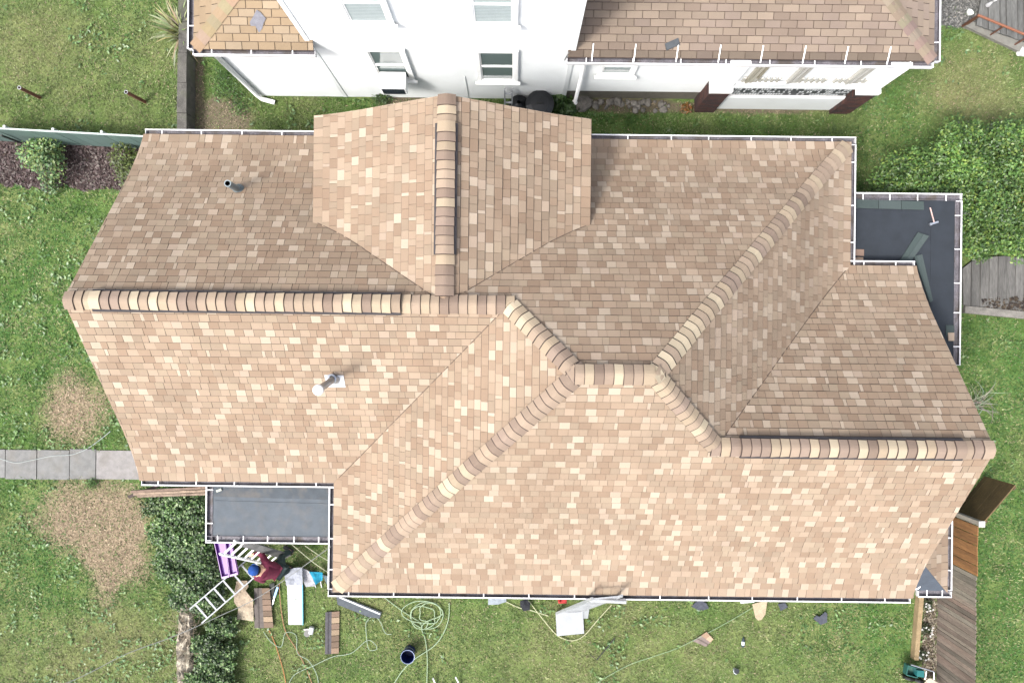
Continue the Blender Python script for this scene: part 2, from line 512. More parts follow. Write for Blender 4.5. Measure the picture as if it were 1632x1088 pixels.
def mix(a, b, t):
    t = np.asarray(t)[..., None]
    return a * (1 - t) + b * t
def soil_tint(x, y):
    zz = zones(x, y)
    n1 = fnoise(x, y, 0.35, 3); n2 = fnoise(x, y, 1.6, 0)
    c = mix(np.array([0.09, 0.16, 0.04]), np.array([0.18, 0.235, 0.08]), np.clip((n1 - 0.3) * 2, 0, 1))
    c = mix(c, np.array([0.25, 0.22, 0.115]), np.clip((n2 - 0.5) * 2.2, 0, 1) * 0.5 + zz['yellow'] * 0.3)
    c = mix(c, np.array([0.32, 0.245, 0.17]), zz['dry'] * 0.95)
    c = mix(c, np.array([0.17, 0.135, 0.10]), zz['soil'] * 0.9)
    c = mix(c, np.array([0.085, 0.06, 0.055]), zz['mulch'])
    c = mix(c, np.array([0.13, 0.13, 0.125]), zz['gravel'])
    return c

def build_ground():
    nx, ny = 330, 226
    X0, X1, Y0, Y1 = -13.2, 13.2, -9.04, 9.04
    xs = np.linspace(X0, X1, nx + 1); ys = np.linspace(Y0, Y1, ny + 1)
    gx, gy = np.meshgrid(xs, ys)
    zz = (fnoise(gx, gy, 1.2, 4) - 0.5) * 0.03
    edge = np.minimum.reduce([gx - X0, X1 - gx, gy - Y0, Y1 - gy])
    zz *= np.clip(edge, 0, 1)
    v = np.stack([gx, gy, zz], -1).reshape(-1, 3)
    f = []
    for j in range(ny):
        b = j * (nx + 1)
        for i in range(nx):
            f.append((b + i, b + i + 1, b + nx + 2 + i, b + nx + 1 + i))
    B = 400
    nv = len(v)
    v = np.concatenate([v, np.array([(-B, -B, 0), (B, -B, 0), (B, B, 0), (-B, B, 0)])])
    c0, c1, c2, c3 = 0, nx, ny * (nx + 1) + nx, ny * (nx + 1)
    bot = [i for i in range(nx + 1)]
    f.append(tuple([nv, nv + 1] + bot[::-1]))
    right = [j * (nx + 1) + nx for j in range(ny + 1)]
    f.append(tuple([nv + 1, nv + 2] + right[::-1]))
    topr = [ny * (nx + 1) + i for i in range(nx + 1)]
    f.append(tuple([nv + 2, nv + 3] + topr))
    left = [j * (nx + 1) for j in range(ny + 1)]
    f.append(tuple([nv + 3, nv] + left))
    me = bpy.data.meshes.new('ground')
    me.from_pydata(v.tolist(), [], f)
    t = soil_tint(v[:, 0], v[:, 1])
    t[nv:] = (0.10, 0.115, 0.045)
    a = me.attributes.new('Tint', 'FLOAT_COLOR', 'POINT')
    c = np.ones((len(v), 4), dtype=np.float32); c[:, :3] = t
    a.data.foreach_set('color', c.ravel())
    me.materials.append(M['ground'])
    o = bpy.data.objects.new('ground', me); COL.objects.link(o)
    o['kind'] = 'structure'
build_ground()

PATH_Y0, PATH_Y1 = at(100, 763).y, at(100, 716).y
def build_grass():
    N = 700000
    x = RNG.uniform(-12.6, 12.6, N); y = RNG.uniform(-8.5, 8.5, N)
    keep = np.ones(N, bool)
    for x0, x1, y0, y1 in HOUSE_FOOT + NB_FOOT:
        keep &= ~((x > x0) & (x < x1) & (y > y0) & (y < y1))
    keep &= ~((x < -8.4) & (y > PATH_Y0 + 0.03) & (y < PATH_Y1 - 0.03))
    dk = ((x > at(1535, 450).x) & (y > at(1560, 500).y) & (y < at(1560, 410).y))
    keep &= ~dk
    zz = zones(x, y)
    r = RNG.random(N)
    keep &= ~((zz['mulch'] > 0.5) & (r < 0.985))
    keep &= ~((zz['soil'] > 0.4) & (r < 0.72 * zz['soil']))
    keep &= ~((zz['dry'] > 0.6) & (r < 0.15))
    keep &= ~((zz['gravel'] > 0.5) & (r < 0.975))
    n0 = fnoise(x, y, 0.22, 0)
    keep &= r > (0.46 - n0) * 1.6
    x, y, n0 = x[keep], y[keep], n0[keep]
    for k in zz: zz[k] = zz[k][keep]
    N = len(x)
    n1 = fnoise(x, y, 0.3, 1); n2 = fnoise(x, y, 1.5, 3); n3 = fnoise(x, y, 0.12, 2, 2)
    dark = np.array([0.085, 0.185, 0.040]); mid = np.array([0.155, 0.305, 0.078]); yel = np.array([0.35, 0.365, 0.16]); straw = np.array([0.50, 0.395, 0.265])
    lush = np.array([0.10, 0.27, 0.06])
    c = mix(dark, mid, np.clip((n1 - 0.30) * 2.8, 0, 1)) * (0.75 + 0.5 * n3)[:, None]
    yv = np.clip((n2 - 0.36) * 2.2, 0, 1) * 0.65 + zz['yellow'] * 0.55 - zz['lush'] * 0.6
    c = mix(c, yel, np.clip(yv * (0.5 + n3), 0, 0.85))
    c = mix(c, lush, zz['lush'] * 0.65 * np.clip(0.3 + n1, 0, 1))
    dr = (RNG.random(N) < np.clip(zz['dry'] * 0.8 + zz['soil'] * 0.45 + 0.05 + zz['yellow'] * 0.10, 0, 1))
    c[dr] = straw * (0.75 + 0.5 * RNG.random(dr.sum()))[:, None]
    br = (RNG.random(N) < (0.015 + 0.075 * np.clip((vnoise(x, y, 0.45, 5) - 0.45) * 3, 0, 1)) * (0.8 + zz['lush'])) & ~dr
    c[br] = np.array([0.41, 0.45, 0.21])
    c *= (0.70 + 0.6 * RNG.random(N))[:, None]
    L = (0.035 + 0.055 * RNG.random(N)) * (0.55 + 0.9 * n0)
    L[dr] *= 0.8
    wd = 0.006 + 0.008 * RNG.random(N)
    cl = RNG.random(N) < 0.10          # broad clover and weed leaves
    wd[cl] *= 2.6; L[cl] *= 0.6
    wd[br] *= 1.7; L[br] *= 1.1
    an = RNG.uniform(0, 2 * np.pi, N); ln = RNG.uniform(0.55, 1.4, N)
    dx, dy = np.cos(an), np.sin(an)
    zb = (fnoise(x, y, 1.2, 4) - 0.5) * 0.03 - 0.003
    hx = L * np.sin(ln); hz = L * np.cos(ln)
    v = np.empty((N, 3, 3))
    v[:, 0] = np.stack([x - dy * wd, y + dx * wd, zb], -1)
    v[:, 1] = np.stack([x + dy * wd, y - dx * wd, zb], -1)
    v[:, 2] = np.stack([x + dx * hx, y + dy * hx, zb + hz], -1)
    raw_mesh('grass', v.reshape(-1, 3), 3, c, M['grass'], kind='stuff', label='patchy mown lawn grass around the two houses')
build_grass()

def chips(name, n, x0, x1, y0, y1, pal, size, kind='stuff', label=None, mask=None, mat='mulch'):
    x = RNG.uniform(x0, x1, n); y = RNG.uniform(y0, y1, n)
    if mask is not None:
        k = mask(x, y); x, y = x[k], y[k]; n = len(x)
    an = RNG.uniform(0, np.pi, n); a = size * RNG.uniform(0.5, 1.6, n); b = a * (RNG.uniform(0.12, 0.35, n) if name == 'straw' else RNG.uniform(0.25, 0.7, n))
    t = RNG.uniform(-0.5, 0.5, (n, 2)); z = RNG.uniform(0.012, 0.03 if name == 'straw' else 0.045, n)
    v = np.empty((n, 4, 3))
    for i, (s1, s2) in enumerate([(-1, -1), (1, -1), (1, 1), (-1, 1)]):
        ox = s1 * a * np.cos(an) - s2 * b * np.sin(an); oy = s1 * a * np.sin(an) + s2 * b * np.cos(an)
        v[:, i] = np.stack([x + ox, y + oy, z + ox * t[:, 0] + oy * t[:, 1]], -1)
    c = np.array(pal)[RNG.integers(0, len(pal), n)] * (0.7 + 0.6 * RNG.random(n))[:, None]
    return raw_mesh(name, v.reshape(-1, 3), 4, c, M[mat], kind=kind, label=label)
chips('mulch', 9000, -13, at(232, 250).x + 0.4, at(0, 300).y - 0.1, at(0, 222).y, [(0.07, 0.047, 0.044), (0.10, 0.07, 0.066), (0.05, 0.034, 0.034), (0.12, 0.087, 0.087), (0.2, 0.17, 0.155)], 0.022,
      label='purple brown bark mulch in the bed below the green fence', mask=lambda x, y: zones(x, y)['mulch'] > 0.5)
chips('gravel', 2600, at(1500, 20).x, 10.8, at(1540, 48).y, 8.6, [(0.2, 0.2, 0.19), (0.12, 0.12, 0.11), (0.28, 0.27, 0.25)], 0.016, label='grey gravel beside the plank deck in the far corner', mask=lambda x, y: zones(x, y)['gravel'] > 0.5)
chips('straw', 9000, at(30, 700).x, at(262, 700).x, at(0, 985).y, at(0, 590).y, [(0.45, 0.36, 0.24), (0.39, 0.30, 0.20), (0.50, 0.41, 0.29), (0.2, 0.155, 0.10), (0.15, 0.2, 0.07)], 0.017, label='dead straw coloured grass lying on the bare patches', mask=lambda x, y: zones(x, y)['dry'] > 0.25 + 0.6 * RNG.random(len(x)))

def build_weeds():
    n = 60000
    x = RNG.uniform(-12.4, 12.4, n); y = RNG.uniform(-8.3, 8.3, n)
    zz = zones(x, y)
    g_ = vnoise(x, y, 0.28, 4) + 0.35 * vnoise(x, y, 1.3, 2) + 0.25 * (x < -6.5) * (y < 4)
    k = (g_ > 0.98) & (zz['dry'] < 0.4) & (zz['mulch'] < 0.5) & (zz['gravel'] < 0.5)
    for x0, x1, y0, y1 in HOUSE_FOOT + NB_FOOT: k &= ~((x > x0) & (x < x1) & (y > y0) & (y < y1))
    k &= ~((x < -8.4) & (y > PATH_Y0) & (y < PATH_Y1))
    x, y = x[k], y[k]; n = len(x)
    an = RNG.uniform(0, 2 * np.pi, n); L = RNG.uniform(0.022, 0.055, n); W = L * RNG.uniform(.35, .6, n); z = RNG.uniform(.035, .075, n)
    tx = RNG.uniform(-.5, .5, n); ty = RNG.uniform(-.4, .4, n)
    v = np.empty((n, 4, 3))
    for i, (a, b) in enumerate([(-1, 0), (0, -1), (1, 0), (0, 1)]):
        ox = a * L * np.cos(an) - b * W * np.sin(an); oy = a * L * np.sin(an) + b * W * np.cos(an)
        v[:, i] = np.stack([x + ox, y + oy, z + a * L * tx + b * W * ty], -1)
    pal = np.array([(0.10, 0.20, 0.05), (0.14, 0.27, 0.07), (0.17, 0.31, 0.085), (0.09, 0.19, 0.06), (0.22, 0.34, 0.12)])
    c = pal[RNG.integers(0, 5, n)] * RNG.uniform(.75, 1.25, n)[:, None]
    raw_mesh('clover', v.reshape(-1, 3), 4, c, M['leaf'], kind='stuff', label='clover and broad leaved weeds scattered through the lawn')
build_weeds()

# concrete path, slab by slab
path = bpy.data.objects.new('path', None); COL.objects.link(path); path['kind'] = 'structure'; OFF['path'] = Vector((0, 0, 0))
cuts = [-90, -20, 10, 60, 112, 154, 232]
for i in range(len(cuts) - 1):
    mb = MB()
    xa, xb = at(cuts[i], 740).x + 0.008, at(cuts[i + 1], 740).x - 0.008
    k = 1.15 if i == 5 else random.uniform(0.88, 1.02)
    dz = random.uniform(-0.006, 0.006)
    y0, y1 = PATH_Y0 + random.uniform(-.02, .02), PATH_Y1 + random.uniform(-.02, .02)
    mb.box(xa, xb, y0, y1, -0.05, 0.035 + dz, (k * (0.95 if i < 5 else 1), k * 0.97, k))
    mb.build('slab', M['concrete'], path)

# ------------------------------------------------------------------ the tan-roofed house
house = thing('shingle_house', 'house in the middle with large tan brown shingle roof of crossing gables', 'house', (0.6, -0.4, 0))
wl = MB()
wl.box(-6.95, -3.0, -2.45, 3.6, 0, 2.62)
wl.box(-3.1, 6.22, -4.57, 3.62, 0, 2.7)
wl.box(6.2, 7.55, -4.55, 1.2, 0, 2.65)
wl.box(XD - WD + 0.3, XD + WD - 0.3, 2.2, 3.65, 2.6, 4.02)
def gable(x0, x1, ylo, yhi, pr, z0, dmax):
    pts = [0.3, 0.6, 1.0, dmax]
    prof_ = [(ylo + q, z0 + pr(q) - 0.06) for q in pts] + [(yhi - q, z0 + pr(q) - 0.06) for q in pts[:-1]][::-1]
    poly = [(ylo + 0.3, z0 - 0.1)] + prof_ + [(yhi - 0.3, z0 - 0.1)]
    n = len(poly)
    wl.idx([(x0, a, b) for a, b in poly] + [(x1, a, b) for a, b in poly],
           [tuple(range(n)), tuple(range(2 * n - 1, n - 1, -1))] + [(i, (i + 1) % n, n + (i + 1) % n, n + i) for i in range(n)])
gable(-6.95, -6.8, YLS, YN, prof, EZ, DL)
gable(7.4, 7.55, YS, YRN, prof, EZ, DR)
# dormer gable
poly = [(XD - WD + 0.3, 3.9)] + [(XD - WD + q, DZ + dprof(q) - 0.06) for q in (0.3, 0.7, WD)] + [(XD + WD - q, DZ + dprof(q) - 0.06) for q in (0.7, 0.3)] + [(XD + WD - 0.3, 3.9)]
n_ = len(poly)
wl.idx([(a, 3.5, b) for a, b in poly] + [(a, 3.65, b) for a, b in poly], [tuple(range(n_)), tuple(range(2 * n_ - 1, n_ - 1, -1))] + [(i, (i + 1) % n_, n_ + (i + 1) % n_, n_ + i) for i in range(n_)])
wl.build('wall', M['siding'], house)

# roof deck with rake boards
dk = MB()
for F in FACES:
    for u0, u1, dm, planes in F['regs'] + F.get('deck', []):
        lev = [q for q in (0, 0.25, 0.5, 0.75, 1.0, 2.0) if q < dm] + [dm]
        for a, b in zip(lev[:-1], lev[1:]):
            nu = 12
            for i in range(nu):
                ua, ub = u0 + (u1 - u0) * i / nu, u0 + (u1 - u0) * (i + 1) / nu
                p = clip([(ua, a), (ub, a), (ub, b), (ua, b)], planes)
                if len(p) > 2:
                    dk.face([(*F['pl'](u, q), F['z'] + F['pr'](q) - 0.012) for u, q in p], (1, 1, 1), 0)
def rake(axis, pos, outward, lo, hi, pr, z0, dmax):
    lev = [0, 0.2, 0.4, 0.6, 0.8, 1.0, 1.6, dmax]
    for s_ in (0, 1):
        for a, b in zip(lev[:-1], lev[1:]):
            ya, yb = (lo + a, lo + b) if s_ == 0 else (hi - a, hi - b)
            za, zb = z0 + pr(a), z0 + pr(b)
            q0, q1 = pos - 0.035 * outward, pos + 0.006 * outward
            def P3(q, y, z): return (q, y, z) if axis == 'x' else (y, q, z)
            vv = [P3(q0, ya, za - 0.18), P3(q1, ya, za - 0.18), P3(q1, yb, zb - 0.18), P3(q0, yb, zb - 0.18), P3(q0, ya, za + 0.003), P3(q1, ya, za + 0.003), P3(q1, yb, zb + 0.003), P3(q0, yb, zb + 0.003)]
            dk.idx(vv, [(0, 3, 2, 1), (4, 5, 6, 7), (0, 1, 5, 4), (1, 2, 6, 5), (2, 3, 7, 6), (3, 0, 4, 7)], (0.62, 0.5, 0.38), 1)
rake('x', XL, -1, YLS, YN, prof, EZ, DL)
rake('x', XR, 1, YS, YRN, prof, EZ, DR)
rake('y', YD, 1, XD - WD, XD + WD, dprof, DZ, WD)
roof = dk.build('roof', [M['deck'], M['paint']], house)

tabs.sort(key=lambda t: -t[0])
NS_ = 296
for t in tabs[:NS_]:
    mb = MB(); tab_mesh(t[1], t[2], t[3], t[4], t[5], t[6], mb)
    mb.build('shingle', M['shingle'], roof)
mb = MB()
for t in tabs[NS_:]:
    tab_mesh(t[1], t[2], t[3], t[4], t[5], t[6], mb)
mb.build('shingle_courses', M['shingle'], roof, kind='stuff')

# ridge and hip caps
CAPC = [(0.257, 0.191, 0.148), (0.289, 0.217, 0.169), (0.331, 0.252, 0.191), (0.372, 0.288, 0.211), (0.418, 0.331, 0.235), (0.456, 0.369, 0.263), (0.530, 0.445, 0.319), (0.381, 0.293, 0.220), (0.326, 0.247, 0.196), (0.400, 0.309, 0.230)]
def caps(p0, p1, m0, lift=0.012, flip=False, half=0.150, pitch=0.155, lo=0.0):
    p0, p1 = Vector(p0), Vector(p1)
    if flip: p0, p1 = p1, p0
    dd = p1 - p0
    L = dd.length
    n = max(1, round(L / pitch))
    plan = Vector((dd.x, dd.y, 0)).normalized()
    side = Vector((-plan.y, plan.x, 0))
    ss = [-half, -half * 0.72, -half * 0.4, -half * 0.13, half * 0.13, half * 0.4, half * 0.72, half]
    for i in range(n):
        a = p0 + dd * (i / n); b = p0 + dd * ((i + 1) / n + 0.03 / L)
        k = random.uniform(0.9, 1.08)
        col = tuple(c * k for c in random.choice(CAPC))
        mb = MB()
        jit = random.uniform(-0.006, 0.006)
        top = []
        tb_ = abs(dd.z) / max(math.hypot(dd.x, dd.y), 1e-6)
        uph = plan if dd.z > 0 else -plan
        for q, up, wk, sh in ((a - plan * (0.017 if tb_ > 0.1 else 0.012), 0.000, 1.05, 0), (a, 0.034, 1.04, 0), (b, 0.006, 0.98, 0)):
            row = []
            for s_ in ss:
                drop = m0 * 1.12 * (math.sqrt(s_ * s_ + 0.07 ** 2) - 0.07)
                row.append(q + side * (s_ * wk + jit) + uph * drop * tb_ + Vector((0, 0, lift + up - drop)))
            top.append(row)
        bot = [[v - Vector((0, 0, 0.022 + lo)) for v in row] for row in top]
        for j in range(len(ss) - 1):
            mb.face([top[1][j], top[1][j + 1], top[2][j + 1], top[2][j]], col)
            mb.face([top[0][j], top[0][j + 1], top[1][j + 1], top[1][j]], (0.085, 0.062, 0.053))
        for j in (0, len(ss) - 1):
            mb.face([top[1][j], top[2][j], bot[2][j], bot[1][j]], (0.09, 0.065, 0.055))
        mb.build('ridge_cap', M['shingle'], roof)
ZL, ZR, ZM = EZ + prof(DL), EZ + prof(DR), EZ + prof(DM)
ZDR = DZ + dprof(WD)
def vent(p0, p1, m0, half=0.182, hgt=0.06):
    p0, p1 = Vector(p0), Vector(p1)
    dd = (p1 - p0).normalized(); side = Vector((-dd.y, dd.x, 0)).normalized()
    mb = MB()
    ss = [-half, -half * 0.5, 0, half * 0.5, half]
    for a, b in zip(ss[:-1], ss[1:]):
        q = []
        for p in (p0, p1):
            for s_ in (a, b):
                q.append((p + side * s_, m0 * (math.sqrt(s_ * s_ + 0.05 ** 2) - 0.05)))
        (A, da), (B, db), (C_, dc), (D_, dd2) = q
        t = [A + Vector((0, 0, hgt - da)), B + Vector((0, 0, hgt - db)), D_ + Vector((0, 0, hgt - dd2)), C_ + Vector((0, 0, hgt - dc))]
        u = [v - Vector((0, 0, hgt + 0.01)) for v in t]
        mb.idx(t + u, [(0, 1, 2, 3), (0, 1, 5, 4), (2, 3, 7, 6), (0, 3, 7, 4), (1, 2, 6, 5)])
    mb.build('ridge_vent', M['vent_black'], roof)
xa, xb, xc = XL + 0.02, at(140, 478, 5.4).x, at(637, 480, 5.4).x
xe = XW + DL
mL = 0.70
vent((xb, YLR, ZL), (xc, YLR, ZL), mL)
caps((xa, YLR, ZL), (xb, YLR, ZL), mL, flip=True)
caps((xb, YLR, ZL), (xc, YLR, ZL), mL, lift=0.062, half=0.145, flip=True)
caps((xc + 0.01, YLR, ZL), (xe + 0.1, YLR, ZL), mL, flip=True)
caps((xe, YLR, ZL), (XW + DM, YMR, ZM), 0.50)
caps((XE - DM - 0.02, YMR, ZM + 0.01), (XW + DM - 0.05, YMR, ZM + 0.01), mL, flip=True)
caps((XW + 0.03, YS + 0.03, EZ + 0.02), (XW + 1.0, YS + 1.0, EZ + prof(1.0)), 0.42)
caps((XW + 1.0, YS + 1.0, EZ + prof(1.0)), (XW + DM, YMR, ZM), 0.50)
caps((XE - 0.03, YN - 0.03, EZ + 0.02), (XE - 1.0, YN - 1.0, EZ + prof(1.0)), 0.42)
caps((XE - 1.0, YN - 1.0, EZ + prof(1.0)), (XE - DM, YMR, ZM), 0.50)
caps((XE - DR, YRR, ZR), (XE - DM, YMR, ZM), 0.50)
xv0, xv1 = at(1182, 706, 5.2).x, at(1538, 712, 5.2).x
vent((xv0, YRR, ZR), (xv1, YRR, ZR), mL)
caps((xv1, YRR, ZR), (XR - 0.02, YRR, ZR), mL)
caps((xv0, YRR, ZR), (xv1, YRR, ZR), mL, lift=0.062, half=0.145)
caps((XE - DR - 0.08, YRR, ZR), (xv0, YRR, ZR), mL)
yv0, yv1 = at(706, 196, 5.3).y, at(706, 405, 5.3).y
vent((XD, yv1, ZDR), (XD, yv0, ZDR), 0.5)
caps((XD, yv0, ZDR), (XD, YD - 0.01, ZDR), 0.5)
caps((XD, yv1, ZDR), (XD, yv0, ZDR), 0.5, lift=0.062, half=0.145)
caps((XD, YLR + 0.14, ZDR), (XD, yv1, ZDR), 0.5)

# closed-cut valleys: the cut shingle edge shows as a thin dark asphalt line
def valley(pts, wd=0.013):
    mb = MB()
    for a, b in zip(pts[:-1], pts[1:]):
        mb.beam(a, b, wd, 0.012, col=(0.14, 0.10, 0.078))
    mb.build('valley_edge', M['shingle'], roof)
for sg in (-1, 1):
    pts = []
    for q_ in np.linspace(0.02, WD - 0.1, 12):
        zd = DZ + dprof(q_)
        lo_, hi_ = 0.0, DM
        for _ in range(40):
            md_ = (lo_ + hi_) / 2
            if EZ + prof(md_) < zd: lo_ = md_
            else: hi_ = md_
        pts.append(Vector((XD + sg * (WD - q_), YN - lo_, zd + 0.016)))
    valley(pts)
valley([Vector((XW + q_, YLS + q_, EZ + prof(q_) + 0.014)) for q_ in (0.02, 0.35, 0.7, 1.0, DL - 0.12)])
valley([Vector((XE - q_, YRN - q_, EZ + prof(q_) + 0.014)) for q_ in (0.02, 0.35, 0.7, 1.0, DR - 0.1)])
# gutters with strap brackets
def gutter(p0, p1, z, nrm, parent, width=0.135, step=0.78, inset=0.0, ext=(0, 0), debris=0.6):
    p0, p1 = Vector((*p0, 0)), Vector((*p1, 0))
    dd = (p1 - p0).normalized(); nn = Vector((*nrm, 0))
    p0 = p0 - dd * ext[0]; p1 = p1 + dd * ext[1]
    L = (p1 - p0).length
    mb = MB()
    def strip(o0, o1, z0, z1, mi):
        c = (p0 + p1) / 2 + nn * (o0 + o1) / 2 + Vector((0, 0, (z0 + z1) / 2))
        mb.obox(c, dd * L / 2, nn * (o1 - o0) / 2, Vector((0, 0, (z1 - z0) / 2)), (1, 1, 1), mi)
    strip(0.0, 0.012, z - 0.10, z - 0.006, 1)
    strip(width - 0.012, width, z - 0.10, z - 0.012, 0)
    strip(width - 0.021, width + 0.004, z - 0.012, z + 0.0, 0)
    strip(0.012, width - 0.012, z - 0.112, z - 0.100, 0)
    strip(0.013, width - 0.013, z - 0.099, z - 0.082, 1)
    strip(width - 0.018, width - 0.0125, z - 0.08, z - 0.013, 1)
    for e, s_ in ((p0, 1), (p1, -1)):
        mb.obox(e + dd * s_ * 0.006 + nn * width / 2 + Vector((0, 0, z - 0.05)), dd * 0.005, nn * (width / 2 - 0.019), Vector((0, 0, 0.043)))
    g = mb.build('gutter', [M['gutter_white'], M['gutter_in']], parent)
    k = max(1, round(L / step))
    for i in range(k):
        t = (i + 0.45 + random.uniform(-0.06, 0.06)) / k
        mb = MB()
        c = p0 + dd * L * t
        mb.obox(c + nn * (width * 0.42) + Vector((0, 0, z + 0.004)), dd * 0.010, nn * (width * 0.50), Vector((0, 0, 0.004)))
        mb.build('bracket', M['gutter_white'], g)
    return g
G_ = 0.135
gutter((XL + 0.02, YN), (XD - WD + 0.25, YN), EZ - 0.01, (0, 1), house)
gutter((XD + WD - 0.25, YN), (XE + G_, YN), EZ - 0.01, (0, 1), house)
gutter((XE, YN - 0.002), (XE, YRN + 0.002), EZ - 0.012, (1, 0), house)
gutter((XE, YRN - 0.003), (XR - 0.02, YRN - 0.003), EZ - 0.014, (0, 1), house, step=0.62)
gutter((XW, YLS - G_ - 0.003), (XW, YS + 0.003), EZ - 0.012, (-1, 0), house)
gutter((XW - G_, YS), (XR - 0.03, YS), EZ - 0.01, (0, -1), house, step=0.9)
gutter((XL + 0.02, YLS), (XW - 0.005, YLS), EZ - 0.014, (0, -1), house, step=0.72)

# vents through the shingles
z_ = 3.6
for _ in range(4):
    vb = at(380, 302, z_); z_ = ztop(vb.x, vb.y)
pipe = MB(); pipe.tube([(vb.x, vb.y, z_ - 0.1), (vb.x, vb.y, z_ + 0.56)], 0.062, 16, (0.26, 0.32, 0.34), cap=False)
pipe.tube([(vb.x, vb.y, z_ - 0.1), (vb.x, vb.y, z_ + 0.558)], 0.046, 16, (0.012, 0.012, 0.014), cap=False)
pipe.lathe([(0.046, 0), (0.062, 0)], (vb.x, vb.y, z_ + 0.559), 16, (0.3, 0.36, 0.38))
pipe.lathe([(0.11, 0.0), (0.095, 0.06), (0.06, 0.10)], (vb.x, vb.y, z_ - 0.02), 16, (0.16, 0.2, 0.22))
po = pipe.build('vent_pipe', M['plastic'], house, label='dark grey plastic vent pipe', smooth=True)
z_ = 4.3
for _ in range(4):
    vb = at(533, 602, z_); z_ = ztop(vb.x, vb.y)
vt = at(506, 622, z_ + 1.12)
bp = MB(); bp.tube([(vb.x, vb.y, z_ - 0.1), Vector((vb.x, vb.y, z_)).lerp(vt, 0.93)], 0.058, 18)
fl = bp.build('flue', M['metal'], house, label='tall galvanised flue with a white cap', smooth=True)
ax = (vt - Vector((vb.x, vb.y, z_))).normalized()
cp = MB(); cp.lathe([(0.0, 0.10), (0.05, 0.095), (0.088, 0.06), (0.088, 0.0), (0.0, -0.005)], vt - ax * 0.08, 22, (0.85, 0.85, 0.84), ax=ax)
cp.build('cap', M['paint'], fl, smooth=False)
co = MB(); co.lathe([(0.12, -0.06), (0.10, 0.03), (0.062, 0.10), (0.062, 0.12)], (vb.x, vb.y, z_), 20)
co.lathe([(0.06, 0.20), (0.085, 0.19), (0.085, 0.17), (0.06, 0.16)], (vb.x - .01, vb.y - .01, z_), 20)
co.build('collar', M['metal'], fl, smooth=False)
fx = MB()
g0 = 0.95
for sx, sy in ((0.02, -0.14),):
    pts = []
    for a, b in ((-0.16, -0.17), (0.17, -0.17), (0.17, 0.05), (-0.16, 0.05)):
        pts.append((vb.x + a, vb.y + b, ztop(vb.x + a, vb.y + b) + 0.028))
    fx.face(pts, (0.75, 0.76, 0.78))
fx.build('flashing', M['paint'], fl)

# flat porch roofs
def flat_roof(poly, z, mat, seams, label):
    mb = MB(); mb.prism(poly, z - 0.14, z)
    r = mb.build('flat_roof', mat, house, label=label)
    for a, b, wd in seams:
        q = MB(); q.beam((a[0], a[1], z + 0.003), (b[0], b[1], z + 0.003), wd, 0.008)
        q.build('membrane_strip', M['membrane_b'] if (mat is M['membrane'] and wd < 0.45) else mat, r)
    return r
z = 2.2
a, b = at(338, 780, z), at(527, 857, z)
wx0, wx1, wy1, wy0 = a.x + 0.02, XW - 0.14, YLS - 0.05, b.y + 0.02
flat_roof([(wx0, wy0), (XW + 0.2, wy0), (XW + 0.2, wy1 + 0.2), (wx0, wy1 + 0.2)], z, M['membrane'],
          [((wx0 + .02, wy1 - 0.16), (wx1, wy1 - 0.20), 0.40), ((wx0 + .02, wy1 - 0.70), (wx1, wy1 - 0.74), 0.52)], 'grey membrane flat roof')
gutter((wx0, wy1 + 0.03), (wx0, wy0 - 0.1), z + 0.02, (-1, 0), house, step=0.6)
gutter((wx0 - 0.135, wy0), (wx1, wy0), z + 0.022, (0, -1), house, step=0.55)
pw = MB(); pw.box(wx0 + 0.15, XW + 0.2, wy0 + 0.15, YLS + 0.4, 0, z - 0.14)
pw.build('porch_wall', M['siding'], house)
z = 2.3
ex1 = at(1522, 312, z).x; ey1 = at(1450, 319, z).y; ey0 = at(1520, 582, z).y
flat_roof([(XE - 0.4, ey0), (ex1, ey0), (ex1, ey1), (XE - 0.4, ey1)], z, M['membrane_dark'],
          [((XE + 0.1, ey1 - 0.95), (at(1452, 380, z).x, ey1 - 0.95), 0.30), ((at(1500, 400, z).x, ey1 - 0.5), (at(1500, 400, z).x, ey0 + .02), 0.42)], 'dark asphalt flat roof')
gutter((XE + 0.12, ey1), (ex1 + 0.135, ey1), z + 0.02, (0, 1), house, step=0.6)
gutter((ex1, ey1 - 0.003), (ex1, ey0), z + 0.018, (1, 0), house, step=0.7)
pw = MB(); pw.box(XE - 0.4, ex1 - 0.15, ey0 + 0.15, ey1 - 0.15, 0, z - 0.14)
pw.build('porch_wall', M['siding'], house)
# small bay roof at the south-east corner: bare underlay on its south slope
q = MB()
q.face([(BX0, BY0, 2.35), (BX1, BY0, 2.35), (BX1 - 1.15, BY0 + 1.15, 2.35 + 0.6325), (BX0, BY0 + 1.15, 2.35 + 0.6325)])
q.build('underlay', M['underlay'], house, label='bare grey underlay on the small corner roof')
gutter((BX1, BY1), (BX1, BY0 + 0.003), 2.35, (1, 0), house, step=0.65)
gutter((at(1464, 930, 2.35).x, BY0), (BX1 + 0.135, BY0), 2.352, (0, -1), house, step=0.4)
cx = at(1457, 929, 2.35)
q = MB(); q.lathe([(0.10, -0.02), (0.115, 0.03), (0.10, 0.035), (0.085, -0.02)], (cx.x, cx.y, 2.37), 18)
q.tube(spline([(cx.x, cx.y, 2.36), (cx.x - 0.02, cx.y + 0.02, 2.2), (cx.x - 0.25, cx.y + 0.2, 2.0), (cx.x - 0.25, cx.y + 0.2, 0.05)]), 0.045, 10)
q.build('downspout', M['white_paint'], house, smooth=True)
q = MB(); c2 = at(1463, 912, 2.55)
q.lathe([(0.0, 0.012), (0.09, 0.0), (0.12, -0.06), (0.11, -0.075)], (c2.x, c2.y, 2.56), 16, (0.35, 0.40, 0.44), ax=(0.2, -0.4, 1))
q.build('flashing_cap', M['plastic'], house, smooth=True)
